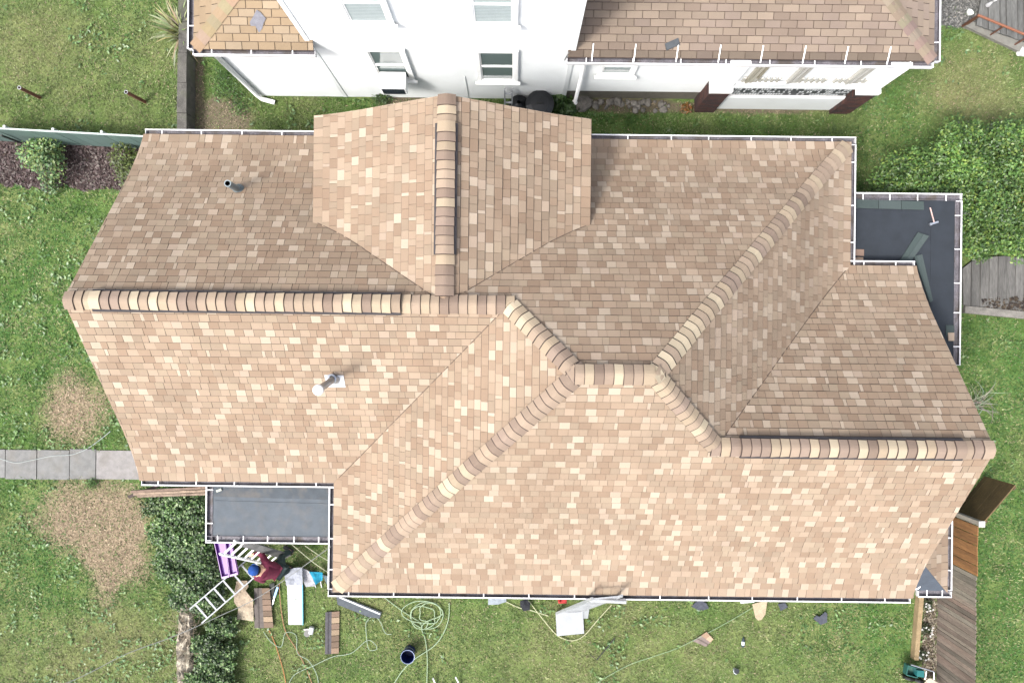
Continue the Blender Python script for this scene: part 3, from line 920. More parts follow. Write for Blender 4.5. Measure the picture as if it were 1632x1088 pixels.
q = MB(); q.box(7.5, BX1 - 0.12, BY0 + 0.12, BY1, 0, 2.24)
q.build('bay_wall', M['siding'], house)

# ------------------------------------------------------------------ the white neighbouring house
nb = thing('white_house', 'tall white sided house with brown shingle wings behind the tan roof', 'house', (0, 8, 0))
WY = 5.53
w2 = MB()
w2.box(-5.86, -3.86, WY, 13, 0, 3.3)
w2.box(-3.85, 1.13, WY + 0.002, 13.5, 0, 6.6)
w2.box(1.13, 7.55, WY + 0.012, 13, 0.55, 3.0)
w2.build('wall', M['siding'], nb)
lap = MB()       # lap siding courses, real steps on the wall face
for k in range(66):
    z0 = 0.02 + k * 0.1
    if z0 < 6.5: lap.face([(-3.852, WY - 0.012, z0), (1.132, WY - 0.012, z0), (1.132, WY, z0 + 0.1), (-3.852, WY, z0 + 0.1)])
    if z0 < 6.5: lap.face([(-3.852, WY - 0.012, z0), (1.132, WY - 0.012, z0), (1.132, WY, z0), (-3.852, WY, z0)])
    if z0 < 3.2: lap.face([(-5.862, WY - 0.012, z0), (-3.856, WY - 0.012, z0), (-3.856, WY, z0 + 0.1), (-5.862, WY, z0 + 0.1)])
    if 0.55 < z0 < 2.95: lap.face([(1.135, WY - 0.002, z0), (4.2, WY - 0.002, z0), (4.2, WY + 0.01, z0 + 0.1), (1.135, WY + 0.01, z0 + 0.1)])
lap.build('lap_siding', M['siding'], nb, kind='stuff')
q = MB(); q.box(1.14, 4.2, WY + 0.03, 13, -0.05, 0.55, (0.85, 0.8, 0.7)); q.build('foundation', M['concrete'], nb)
q = MB()
for xx in (-5.86, -3.85, 1.10, -1.05):
    q.box(xx - 0.045 if xx != -1.05 else xx - 0.008, xx + 0.045 if xx != -1.05 else xx + 0.008, WY - 0.022, WY + 0.02, 0.02, 3.2 if xx == -5.86 else (1.5 if xx == -1.05 else 6.5))
q.build('corner_board', M['siding'], nb)
# tower roof
q = MB(); ex = 0.35
A = [(-3.85 - ex, WY - ex, 6.6), (1.13 + ex, WY - ex, 6.6), (1.13 + ex, 13.5 + ex, 6.6), (-3.85 - ex, 13.5 + ex, 6.6)]
r0, r1 = (-1.36, 8.3, 8.6), (-1.36, 10.8, 8.6)
q.face([A[0], A[1], r0]); q.face([A[1], A[2], r1, r0]); q.face([A[2], A[3], r1]); q.face([A[3], A[0], r0, r1]); q.face(A)
q.v = [tuple(v) for v in q.v]
towroof = q.build('tower_roof', M['deck'], nb)

def sash_window(x0, x1, z0, z1, y, parent, blind=0.0, sill=True):
    f = MB(); t = 0.085
    f.box(x0, x0 + t, y - 0.05, y + 0.03, z0, z1); f.box(x1 - t, x1, y - 0.05, y + 0.03, z0, z1)
    f.box(x0 + t, x1 - t, y - 0.05, y + 0.03, z1 - t, z1); f.box(x0 + t, x1 - t, y - 0.05, y + 0.03, z0, z0 + t)
    wn = f.build('window', M['white_paint'], parent)
    zm = (z0 + z1) / 2
    p = MB(); p.box(x0 + t, x1 - t, y - 0.035, y - 0.005, zm - 0.035, zm + 0.035)
    p.box(x0 + t, x0 + t + 0.03, y - 0.03, y - 0.004, z0 + t, z1 - t); p.box(x1 - t - 0.03, x1 - t, y - 0.03, y - 0.004, z0 + t, z1 - t)
    p.build('sash', M['white_paint'], wn)
    g = MB(); g.box(x0 + t, x1 - t, y - 0.018, y - 0.012, zm, z1 - t); g.build('pane', M['glass'], wn)
    g = MB(); g.box(x0 + t, x1 - t, y - 0.016, y - 0.010, z0 + t, zm); g.build('pane', M['glass'], wn)
    if blind:
        n = int((z1 - z0) * blind / 0.06)
        b = MB()
        for i in range(n):
            zz = z1 - t - i * 0.06
            b.box(x0 + t + 0.02, x1 - t - 0.02, y - 0.0215, y - 0.0185, zz - 0.05, zz - 0.004)
        b.build('blind', M['blind'], wn)
    if sill:
        s_ = MB(); s_.box(x0 - 0.05, x1 + 0.05, y - 0.11, y - 0.05, z0 - 0.05, z0 + 0.012); s_.build('sill', M['white_paint'], wn)
    return wn
yw = WY - 0.012
sash_window(-2.90, -2.10, 1.36, 3.05, yw, nb, blind=0.0)
sash_window(-0.78, 0.06, 1.32, 3.05, yw, nb, blind=0.0)
sash_window(-2.93, -2.10, 4.28, 5.95, yw, nb, blind=0.95)
sash_window(-0.80, 0.04, 4.28, 5.95, yw, nb, blind=0.95)
sash_window(1.68, 2.44, 1.74, 2.75, WY, nb, blind=0.6)

# window air conditioner
ac = thing('air_conditioner', 'white window air conditioner sticking out below the raised sash', 'air conditioner', (-2.5, WY - 0.2, 1.5))
q = MB(); q.box(-2.76, -2.24, WY - 0.40, WY - 0.065, 1.46, 1.86)
q.build('casing', M['white_paint'], ac)
q = MB()
for i in range(9): q.box(-2.72 + i * 0.052, -2.69 + i * 0.052, WY - 0.409, WY - 0.402, 1.52, 1.80, (0.03, 0.04, 0.06))
q.box(-2.73, -2.27, WY - 0.4045, WY - 0.4015, 1.50, 1.82, (0.05, 0.06, 0.09))
q.build('grille', M['plastic'], ac)
q = MB()
for i in range(5):
    q = MB(); q.box(-2.68 + i * 0.05, -2.655 + i * 0.05, WY - 0.22, WY - 0.19, 1.8605, 1.863, (0.2, 0.2, 0.2)); q.build('vent_slot', M['plastic'], ac)

# 3-tab shingled wings
def wing_roof(x0, x1, y0, z0, slope, pal, name_label, limits, hipW, hipE, depth, side_faces):
    d_ = MB()
    ridge = depth
    def zz(dd): return z0 + slope * dd
    fs = [dict(pl=lambda u, dd: (u, y0 + dd), pr=lambda q: slope * q, z=z0, u=(x0, x1), planes=[(1, -1 if hipW else 0, -x0), (-1, -1 if hipE else 0, x1), (0, -1, depth)])]
    if hipW: fs.append(dict(pl=lambda u, dd: (x0 + dd, u), pr=lambda q: slope * q, z=z0, u=(y0, y0 + 5.5), planes=[(1, -1, -y0), (-1, 0, y0 + 5.5), (0, -1, depth)]))
    if hipE: fs.append(dict(pl=lambda u, dd: (x1 - dd, u), pr=lambda q: slope * q, z=z0, u=(y0, y0 + 5.5), planes=[(1, -1, -y0), (-1, 0, y0 + 5.5), (0, -1, depth)]))
    for F in fs:
        p = clip([(F['u'][0], 0), (F['u'][1], 0), (F['u'][1], depth), (F['u'][0], depth)], F['planes'])
        d_.face([(*F['pl'](u, q), F['z'] + F['pr'](q) - 0.015) for u, q in p])
    rf = d_.build('roof', M['deck'], nb)
    singles, rest = [], []
    for F in fs:
        nrow = int(depth / (0.132))
        for k in range(nrow):
            d0, d1 = k * 0.13, (k + 1) * 0.13 + 0.01
            u = F['u'][0] - (0.1525 if k % 2 else 0)
            while u < F['u'][1]:
                q = clip([(u, d0), (u + 0.293, d0), (u + 0.293, d1), (u, d1)], F['planes'])
                u += 0.305
                if len(q) < 3 or area2(q) < 3e-4: continue
                cx_, cy_ = F['pl'](sum(v[0] for v in q) / len(q), sum(v[1] for v in q) / len(q))
                if not limits(cx_, cy_): continue
                c = random.choice(pal); kk = random.uniform(0.92, 1.08)
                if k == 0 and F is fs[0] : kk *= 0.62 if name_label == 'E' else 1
                s = FPX / (CAM_H - zz(d0))
                vis = abs(cy_ * s) < 560 and abs(cx_ * s) < 830
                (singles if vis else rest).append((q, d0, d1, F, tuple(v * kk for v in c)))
    return rf, singles, rest
EP = [(0.261, 0.205, 0.159), (0.279, 0.221, 0.172), (0.243, 0.188, 0.148), (0.302, 0.239, 0.185), (0.270, 0.212, 0.172)]
LP = [(0.320, 0.238, 0.154), (0.344, 0.259, 0.172), (0.303, 0.225, 0.145), (0.361, 0.281, 0.194)]
rE, sE, tE = wing_roof(1.0, 7.94, 5.40, 3.0, 0.36, EP, 'E', lambda x, y: y < 9.5 and not (x < 1.13 and y > WY + 0.1), False, True, 3.2, True)
rL, sL, tL = wing_roof(-5.98, -3.75, 5.36, 3.3, 0.42, LP, 'L', lambda x, y: y < 9.5 and not (x > -3.85 and y > WY + 0.1), True, False, 1.1, True)
left = 292
for rf, S_, T_ in ((rL, sL, tL), (rE, sE, tE)):
    S_.sort(key=lambda t: -area2(t[0]))
    k = min(len(S_), left); left -= k
    for t in S_[:k]:
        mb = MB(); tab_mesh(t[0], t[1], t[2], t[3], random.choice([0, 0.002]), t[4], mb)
        mb.build('shingle', M['shingle'], rf)
    mb = MB()
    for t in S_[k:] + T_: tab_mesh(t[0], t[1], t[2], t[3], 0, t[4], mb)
    if mb.f: mb.build('shingle_courses', M['shingle'], rf, kind='stuff')
def nbcaps(p0, p1, pal, rf, half=0.13, pitch=0.17):
    p0, p1 = Vector(p0), Vector(p1); dd = p1 - p0; n = round(dd.length / pitch)
    plan = Vector((dd.x, dd.y, 0)).normalized(); side = Vector((-plan.y, plan.x, 0))
    for i in range(n):
        a, b = p0 + dd * i / n, p0 + dd * (i + 1.15) / n
        mb = MB(); c = tuple(v * random.uniform(0.92, 1.1) for v in random.choice(pal))
        for s0, s1 in ((-half, -half / 3), (-half / 3, half / 3), (half / 3, half)):
            f = lambda p, s_, up: p + side * s_ + Vector((0, 0, up - 0.3 * abs(s_)))
            mb.face([f(a, s0, 0.04), f(a, s1, 0.04), f(b, s1, 0.022), f(b, s0, 0.022)], c)
            mb.face([f(a, s0, 0.04), f(a, s1, 0.04), f(a, s1, 0.02), f(a, s0, 0.02)], c)
        mb.build('ridge_cap', M['shingle'], rf)
nbcaps((7.92, 5.42, 3.0), (4.74, 8.60, 3.0 + 0.36 * 3.2), EP, rE)
nbcaps((-5.96, 5.38, 3.3), (-4.88, 6.46, 3.3 + 0.42 * 1.1), LP, rL)
rt = MB()   # torn patch
pt = [(398, 36), (404, 26), (409, 16), (415, 20), (424, 30), (420, 38), (418, 46), (413, 53), (407, 42), (400, 42)]
def on_left(px, py):
    p = at(px, py, 3.55); zz_ = 3.3 + 0.42 * min(p.y - 5.36, 1.1)
    p = at(px, py, zz_ + 0.03); return (p.x, p.y, zz_ + 0.035)
rt.face([on_left(*p) for p in pt], (0.22, 0.22, 0.25))
rt.build('torn_patch', M['cloth'], rL, label='torn grey patch of underlay')
gutter((-6.0, 5.37), (-3.72, 5.37), 3.30, (0, -1), nb, step=0.75, width=0.11)
gutter((-5.99, 5.368), (-5.99, 9.0), 3.302, (-1, 0), nb, step=0.9, width=0.11)
gutter((0.98, 5.41), (7.95, 5.41), 2.99, (0, -1), nb, step=0.86, width=0.12)
gutter((7.95, 5.40), (7.95, 9.0), 2.992, (1, 0), nb, step=0.9, width=0.12)
# long spikes that hold the east gutter, laid over the lowest course
q = MB()
for i in range(9):
    xx = 1.45 + i * 0.80
    if xx > 7.6: break
    q.beam((xx, 5.33, 3.0), (xx + 0.02, 5.62, 3.12), 0.02, 0.012)
q.build('gutter_strap', M['white_paint'], nb)
# downspout
q = MB(); q.tube([(1.40, 5.36, 2.86), (1.36, 5.44, 2.6), (1.36, 5.42, 0.12)], 0.042, 10)
q.lathe([(0.065, 0.0), (0.065, 0.05), (0.045, 0.05)], (1.36, 5.42, 0.08), 14)
q.build('downspout', M['white_paint'], nb, smooth=True)
q = MB(); q.tube([(-5.80, 5.47, 3.2), (-5.80, 5.47, 0.22), (-5.72, 5.42, 0.10), (-5.45, 5.36, 0.05)], 0.05, 10)
q.build('downspout', M['white_paint'], nb, smooth=True)
q = MB(); q.tube(spline([at(907, 82, 3.1) + Vector((0, -0.02, 0)), at(886, 117, 1.35), at(870, 130, 0.85), at(836, 147, 0.25)]), 0.009, 5, (0.25, 0.25, 0.26))
q.build('cable', M['cable'], nb)
# red scorch-brick piers, caps, panels and balustrade of the enclosed porch
def pier(x0, x1, y0, y1, h):
    mb = MB(); hh = 0.068
    k = 0
    mb.box(x0 + 0.006, x1 - 0.006, y0 + 0.006, y1 - 0.006, -0.1, h, (0.12, 0.11, 0.10))
    zz = 0.0
    while zz < h - 0.02:
        nbk = 2
        o_ = 0.11 * (k % 2)
        for face_ in range(3):
            L = (x1 - x0) if face_ == 0 else (y1 - y0)
            u = -o_
            while u < L:
                a, b = max(u, 0), min(u + 0.20, L)
                u += 0.21
                if b - a < 0.02: continue
                c = random.choice([(0.085, 0.036, 0.032), (0.065, 0.035, 0.033), (0.11, 0.048, 0.038), (0.05, 0.034, 0.034)])
                if face_ == 0: mb.box(x0 + a, x0 + b, y0 - 0.004, y0 + 0.003, zz, zz + 0.058, c)
                elif face_ == 1: mb.box(x0 - 0.004, x0 + 0.003, y0 + a, y0 + b, zz, zz + 0.058, c)
                else: mb.box(x1 - 0.003, x1 + 0.004, y0 + a, y0 + b, zz, zz + 0.058, c)
        zz += hh; k += 1
    p = mb.build('brick_pier', M['brick'], nb)
    c = MB(); c.box(x0 - 0.02, x1 + 0.02, y0 - 0.02, y1 + 0.02, h, h + 0.13); c.build('cap', M['white_paint'], p)
    c = MB(); c.prism([(x0 + 0.02, y0 + 0.06), (x1 - 0.02, y0 + 0.06), (x1 - 0.02, y1), (x0 + 0.02, y1)], h + 0.13, 2.93); c.build('post', M['white_paint'], p)
pier(4.09, 4.52, 5.26, 5.7, 1.42)
pier(7.16, 7.60, 5.26, 5.7, 1.42)
px0, px1, py = 4.525, 7.155, 5.34
q = MB(); q.box(px0, px1, py, py + 0.05, 0.02, 0.86); q.build('lower_panel', M['siding'], nb)
q = MB(); q.box(px0, px1, py, py + 0.05, 1.48, 1.80); q.build('upper_panel', M['siding'], nb)
q = MB(); q.box(px0, px1, py + 0.06, py + 0.08, 0.86, 1.48, (0.07, 0.08, 0.085)); q.build('screen', M['paint'], nb)
q = MB()
for i in range(46):
    xx = px0 + 0.03 + i * 0.0565
    for j in range(3):
        zz = 0.98 + j * 0.15 + random.uniform(-.015, .015)
        if random.random() < 0.75: q.obox((xx, py + 0.045, zz), (0.018, 0, 0.01 * random.uniform(-1, 1)), (0, 0.006, 0), (0, 0, 0.035), (0.62, 0.65, 0.66))
q.box(px0, px1, py + 0.01, py + 0.05, 0.862, 0.90, (0.75, 0.75, 0.75))
q.build('lattice', M['paint'], nb, kind='stuff')
for i in range(22):
    if i in (7, 15): continue
    q = MB(); xx = px0 + 0.10 + i * 0.117
    q.box(xx, xx + 0.05, py + 0.01, py + 0.045, 1.805, 2.05, (0.66, 0.64, 0.57)); q.build('baluster', M['paint'], nb)
q = MB(); q.box(px0, px1, py + 0.06, py + 0.09, 1.80, 2.93); q.build('porch_wall', M['siding'], nb)
for xx in (4.70, 5.55, 6.75):
    q = MB()
    for k in range(3): q.box(xx + k * 0.085, xx + 0.06 + k * 0.085, py - 0.005 + 0.008 * k, py + 0.055, 1.803, 2.90, [(0.50, 0.47, 0.38), (0.60, 0.57, 0.47), (0.44, 0.40, 0.30)][k] if xx < 5 else [(0.66, 0.64, 0.58), (0.72, 0.70, 0.65), (0.60, 0.58, 0.52)][k])
    q.build('mullion', M['paint'], nb)
q = MB(); q.box(7.5, 7.56, 5.72, 13, 0, 2.95); q.build('porch_side_wall', M['siding'], nb)

# ------------------------------------------------------------------ plants
def leaf_cloud(lobes, n, size, pal, up=0.55, aspect=0.6, seed=0, shell=0.55, clump=0.0, csize=0.25):
    """lobes: (cx,cy,cz,rx,ry,rz). one folded leaf = two triangles (a quad bent on its midrib)"""
    rg = np.random.default_rng(seed)
    if clump:
        small = []
        for l in lobes:
            m_ = int(clump * (l[3] * l[4] + l[3] * l[5]) / (csize * csize))
            for _ in range(max(m_, 3)):
                q = rg.normal(size=3); q /= np.linalg.norm(q)
                if q[2] < -0.1: q[2] *= -1
                rr = rg.uniform(0.5, 0.88); c_ = csize * rg.uniform(0.6, 1.35)
                small.append((l[0] + q[0] * l[3] * rr, l[1] + q[1] * l[4] * rr, max(l[2] + q[2] * l[5] * rr, c_ * 0.4), c_, c_ * rg.uniform(.8, 1.2), c_ * 0.7))
        lobes = small + [(l[0], l[1], l[2], l[3] * .86, l[4] * .86, l[5] * .9) for l in lobes]
    vol = np.array([l[3] * l[4] * l[5] for l in lobes]) ** 0.67
    lobetone = rg.uniform(0.72, 1.32, len(lobes))
    pick = rg.choice(len(lobes), n, p=vol / vol.sum())
    Lb = np.array(lobes)[pick]
    dirs = rg.normal(size=(n, 3)); dirs /= np.linalg.norm(dirs, axis=1)[:, None]
    dirs[:, 2] = np.where((dirs[:, 2] < -0.2) & (rg.random(n) < 0.6), -dirs[:, 2], dirs[:, 2])
    rad = shell + (1 - shell) * rg.random(n) ** 0.6
    rad *= 0.82 + 0.36 * vnoise(dirs[:, 0] * 3 + Lb[:, 0] * 7, dirs[:, 1] * 3 + dirs[:, 2] * 2, 0.7, seed % 6)
    p = Lb[:, :3] + dirs * rad[:, None] * Lb[:, 3:]
    p[:, 2] = np.maximum(p[:, 2], 0.02)
    nrm = dirs * (1 - up) + np.array([0, 0, up]) + rg.normal(scale=0.42, size=(n, 3))
    nrm /= np.linalg.norm(nrm, axis=1)[:, None]
    t = np.cross(nrm, rg.normal(size=(n, 3))); t /= np.linalg.norm(t, axis=1)[:, None]
    b = np.cross(nrm, t)
    L = size * rg.uniform(0.6, 1.35, n)[:, None]; W = L * aspect
    tip = p + t * L * 0.5 - nrm * L * 0.10; base = p - t * L * 0.5 - nrm * L * 0.05
    lf = p + b * W * 0.5 - t * L * 0.05; rt_ = p - b * W * 0.5 - t * L * 0.05
    v = np.stack([base, rt_, tip, base, tip, lf], 1)
    pal = np.array(pal)
    ci = rg.integers(0, len(pal), n)
    big = vnoise(p[:, 0], p[:, 1], 0.35, (seed + 1) % 6)
    c = pal[ci] * lobetone[pick][:, None] * (0.65 + 0.7 * big)[:, None] * rg.uniform(0.75, 1.25, n)[:, None]
    c = np.repeat(c, 2, axis=0)
    return v.reshape(-1, 3), c

def plant(name, label, cat, base, lobes, n, size, pal, stems=5, trunk_r=0.03, group=None, **kw):
    t = thing(name, label, cat, base, group)
    seed = int(abs(base[0] * 31 + base[1] * 17)) + 3
    v, c = leaf_cloud([(base[0] + l[0], base[1] + l[1], l[2], l[3], l[4], l[5]) for l in lobes], n, size, pal, seed=seed, **kw)
    raw_mesh('crown' if trunk_r > 0.03 else 'foliage', v, 3, c, M['leaf'], parent=t)
    mb = MB(); rd = random.Random(seed)
    tops = [lobes[i % len(lobes)] for i in range(stems)]
    for l in tops:
        e = Vector((base[0] + l[0] + rd.uniform(-.5, .5) * l[3], base[1] + l[1] + rd.uniform(-.5, .5) * l[4], l[2] + 0.3 * l[5]))
        s0 = Vector((base[0] + rd.uniform(-.1, .1), base[1] + rd.uniform(-.1, .1), -0.02))
        m_ = s0.lerp(e, 0.5) + Vector((rd.uniform(-.1, .1), rd.uniform(-.1, .1), 0.1 * l[2]))
        pts = spline([s0, m_, e], 4)
        mb.tube(pts, [trunk_r * (1 - 0.75 * i / len(pts)) for i in range(len(pts))], 6)
    mb.build('trunk' if trunk_r > 0.03 else 'stem', M['bark'], t)
    return t
GRN = [(0.06, 0.14, 0.028), (0.09, 0.19, 0.04), (0.12, 0.24, 0.055), (0.17, 0.30, 0.07), (0.05, 0.10, 0.03)]
c = at(1535, 305, 1.2)
lb = [(-1.1, 0.08, 1.15, 0.85, 0.85, 0.95), (-0.25, 0.70, 1.25, 0.85, 0.75, 0.95), (0.45, 0.6, 1.4, 0.95, 0.9, 1.0), (0.95, -0.1, 1.3, 0.8, 0.9, 0.95), (0.1, -0.2, 1.6, 0.9, 0.8, 0.85),
      (0.35, -0.85, 1.0, 0.72, 0.6, 0.8), (1.1, -0.8, 1.0, 0.7, 0.58, 0.8), (-0.55, -0.55, 1.1, 0.75, 0.7, 0.8), (1.3, 0.75, 1.1, 0.7, 0.7, 0.8)]
plant('leafy_tree', 'large bushy green tree behind the dark flat roof', 'tree', (c.x, c.y, 0), lb, 56000, 0.068, GRN + [(0.24, 0.34, 0.07), (0.13, 0.25, 0.06), (0.18, 0.29, 0.07)], stems=9, trunk_r=0.07, clump=1.9, csize=0.26, shell=0.4)
c = at(1618, 300, 1.3)
plant('yellow_shrub', 'yellowish shrub growing through the right side of the bushy tree', 'shrub', (c.x, c.y, 0), [(0, 0.3, 1.75, 0.45, 0.55, 0.5), (-0.1, -0.3, 1.7, 0.4, 0.4, 0.4)], 1500, 0.10, [(0.30, 0.33, 0.05), (0.24, 0.30, 0.05), (0.34, 0.30, 0.06)], trunk_r=0.025)
# ivy hedge beside the small flat roof
c = at(290, 880, 0.6)
lb = []
for px_, py_, rx_, ry_, h_ in [(255, 800, .35, .32, .55), (290, 805, .5, .4, .75), (322, 815, .4, .45, .85), (262, 845, .38, .45, .55), (300, 860, .55, .55, .8), (325, 880, .4, .55, .85), (275, 895, .42, .5, .6), (310, 920, .5, .5, .75), (335, 940, .4, .42, .6), (292, 945, .36, .36, .5), (320, 965, .42, .32, .42), (345, 905, .4, .5, .6)]:
    p = at(px_, py_, h_ * 0.6); lb.append((p.x - c.x, p.y - c.y, h_ * 0.55, rx_, ry_, h_ * 0.6))
IVY = [(0.05, 0.115, 0.03), (0.085, 0.17, 0.045), (0.12, 0.22, 0.06), (0.26, 0.36, 0.15), (0.035, 0.07, 0.025)]
plant('ivy_hedge', 'dense glossy ivy hedge between brown lawn patch and grey flat roof', 'hedge', (c.x, c.y, 0), lb, 26000, 0.060, IVY, stems=8, trunk_r=0.02, aspect=0.8, up=0.6, clump=1.4, csize=0.15, shell=0.4)
c = at(342, 1050, 0.3)
lb = []
for px_, py_, rx_, ry_, h_ in [(350, 1000, .42, .3, .4), (330, 1035, .4, .4, .5), (352, 1050, .36, .42, .45), (325, 1080, .45, .45, .5), (350, 1100, .4, .5, .5)]:
    p = at(px_, py_, h_ * 0.6); lb.append((p.x - c.x, p.y - c.y, h_ * 0.5, rx_, ry_, h_ * 0.55))
plant('ivy_bush', 'lower ivy bush sprawling beside the old stone wall', 'bush', (c.x, c.y, 0), lb, 10000, 0.058, IVY, stems=5, trunk_r=0.02, aspect=0.8, up=0.6, clump=1.4, csize=0.14, shell=0.4)
c = at(75, 258, 0.3)
plant('rose_shrub', 'bright green shrub in the mulch bed below the green fence', 'shrub', (c.x, c.y, 0), [(-0.15, 0.1, 0.45, 0.42, 0.4, 0.42), (0.2, -0.15, 0.5, 0.35, 0.42, 0.4), (0.1, 0.3, 0.4, 0.4, 0.3, 0.35), (0.05, -0.5, 0.25, 0.22, 0.22, 0.25)], 1500, 0.075, [(0.08, 0.17, 0.06), (0.12, 0.23, 0.08), (0.17, 0.28, 0.09), (0.24, 0.32, 0.10)], trunk_r=0.015, shell=0.2)
c = at(200, 258, 0.3)
plant('dark_shrub', 'olive green shrub tucked beside the roof edge and green fence', 'shrub', (c.x, c.y, 0), [(0, 0.1, 0.35, 0.36, 0.4, 0.35), (0.1, -0.25, 0.35, 0.32, 0.34, 0.32)], 1100, 0.06, [(0.08, 0.12, 0.03), (0.11, 0.15, 0.035), (0.15, 0.19, 0.05)], trunk_r=0.015, shell=0.3)
c = at(362, 150, 0.1)
plant('weed_clump', 'green weeds growing beside white house corner and dark retaining wall', 'weeds', (c.x, c.y, 0), [(0, 0.1, 0.12, 0.4, 0.3, 0.15), (0.3, -0.25, 0.1, 0.35, 0.3, 0.14), (-0.1, 0.35, 0.12, 0.25, 0.25, 0.15)], 1300, 0.06, GRN, trunk_r=0.01, aspect=0.25, shell=0.1)
c = at(640, 158, 0.1)
plant('small_weed', 'small bright green weed against the white wall below the air conditioner', 'weeds', (c.x - 0.45, c.y, 0), [(0, 0, 0.12, 0.26, 0.16, 0.16)], 420, 0.06, GRN, trunk_r=0.01, aspect=0.3, shell=0.1)
c = at(880, 160, 0.2)
plant('broadleaf_plant', 'broad leaved green plant at the white wall beside the black bin', 'plant', (c.x, c.y, 0), [(0.05, 0.1, 0.2, 0.4, 0.2, 0.2), (0.3, -0.15, 0.15, 0.3, 0.2, 0.18)], 330, 0.13, [(0.05, 0.11, 0.03), (0.08, 0.16, 0.04), (0.11, 0.2, 0.06)], trunk_r=0.01, shell=0.2)
c = at(1093, 173, 0.1)
plant('rusty_fern', 'rust orange withered plant at the foot of the brick pier', 'plant', (c.x, c.y, 0), [(0, 0, 0.1, 0.16, 0.12, 0.12)], 200, 0.06, [(0.30, 0.13, 0.03), (0.24, 0.10, 0.03), (0.14, 0.12, 0.04)], trunk_r=0.01, shell=0.1)
c = at(148, 770, 0.05)
plant('path_weed', 'green weed tuft at the lower edge of the concrete path', 'weeds', (c.x, c.y, 0), [(0, 0, 0.06, 0.16, 0.14, 0.09)], 300, 0.05, GRN, trunk_r=0.008, aspect=0.25, shell=0.1)

def blades(name, label, cat, c, n, L0, L1, wd, pal, seed=1, spread=0.06, tilt=(0.3, 1.35)):
    rd = random.Random(seed)
    t = thing(name, label, cat, (c.x, c.y, 0))
    mb = MB()
    for i in range(n):
        an = rd.uniform(0, 2 * math.pi); L = rd.uniform(L0, L1); tl = rd.uniform(*tilt)
        dr_ = Vector((math.cos(an), math.sin(an), 0)); sd = Vector((-dr_.y, dr_.x, 0))
        b0 = Vector((c.x + rd.gauss(0, spread), c.y + rd.gauss(0, spread), 0.0))
        col = tuple(v * rd.uniform(0.8, 1.2) for v in rd.choice(pal))
        pts = []
        for k in range(5):
            q = k / 4
            a_ = tl * (0.35 + 0.85 * q)
            pts.append(b0 + dr_ * L * q * math.sin(a_) + Vector((0, 0, L * q * math.cos(a_) + 0.02)))
        for k in range(4):
            w0, w1 = wd * (1 - (k / 4) ** 2), wd * (1 - ((k + 1) / 4) ** 2)
            mb.face([pts[k] - sd * w0, pts[k] + sd * w0, pts[k + 1] + sd * w1, pts[k + 1] - sd * w1], col)
    mb.build('blade_tuft', M['leaf'], t)
    q = MB(); q.lathe([(0.05, 0), (0.03, 0.08), (0.0, 0.09)], (c.x, c.y, -0.01), 8, (0.2, 0.18, 0.1)); q.build('stem', M['bark'], t)
    return t
blades('yucca', 'spiky yucca with yellow green blades at the corner of the white house', 'plant', at(283, 45, 0.5), 120, 0.45, 0.95, 0.030, [(0.42, 0.42, 0.20), (0.24, 0.30, 0.10), (0.44, 0.42, 0.22), (0.16, 0.22, 0.07)], 3)
blades('wispy_grass_plant', 'wispy pale grass plant beside the right gable end', 'plant', at(1562, 645, 0.2), 60, 0.35, 0.75, 0.008, [(0.30, 0.32, 0.22), (0.22, 0.28, 0.16), (0.4, 0.4, 0.3)], 5, spread=0.1, tilt=(0.6, 1.5))

# ------------------------------------------------------------------ fences, walls, posts
# green panel fence along the west bed
gf = thing('green_fence', 'pale green panel fence with white top rail beside the mulch bed', 'fence', (at(110, 230).x, at(110, 230).y, 0))
FA, FB = at(-70, 201, 1.2), at(240, 218, 1.2)
FA.z = FB.z = 0
fd = (FB - FA).normalized(); fn = Vector((-fd.y, fd.x, 0)); FL = (FB - FA).length
nbp = 16
for i in range(nbp):
    p0 = FA + fd * (FL * i / nbp + 0.004); p1 = FA + fd * (FL * (i + 1) / nbp - 0.004)
    k = random.uniform(0.9, 1.08)
    mb = MB(); mb.obox((p0 + p1) / 2 + Vector((0, 0, 0.60)) + fn * random.uniform(-.003, .003), (p1 - p0) / 2, fn * 0.012, (0, 0, 0.56), (0.15 * k, 0.225 * k, 0.205 * k))
    mb.build('panel', M['paint'], gf)
mb = MB(); mb.beam(FA + Vector((0, 0, 1.19)), FB + Vector((0, 0, 1.19)), 0.032, 0.04, col=(0.55, 0.64, 0.61)); mb.build('top_rail', M['paint'], gf)
for i in range(5):
    p = FA + fd * FL * i / 4.0 + fn * 0.045
    mb = MB(); mb.tube([p + Vector((0, 0, -0.02)), p + Vector((0, 0, 1.20))], 0.028, 10, (0.45, 0.5, 0.48)); mb.lathe([(0.032, 0), (0.03, 0.03), (0, 0.045)], p + Vector((0, 0, 1.20)), 10, (0.7, 0.75, 0.72)); mb.build('post', M['paint'], gf)
q = MB(); q.tube([at(2, 216, 0.9), at(34, 228, 0.1)], 0.022, 6, (0.03, 0.035, 0.03)); q.build('fallen_pole', M['paint'], label='thin dark pole leaning against the green fence', cat='pole')

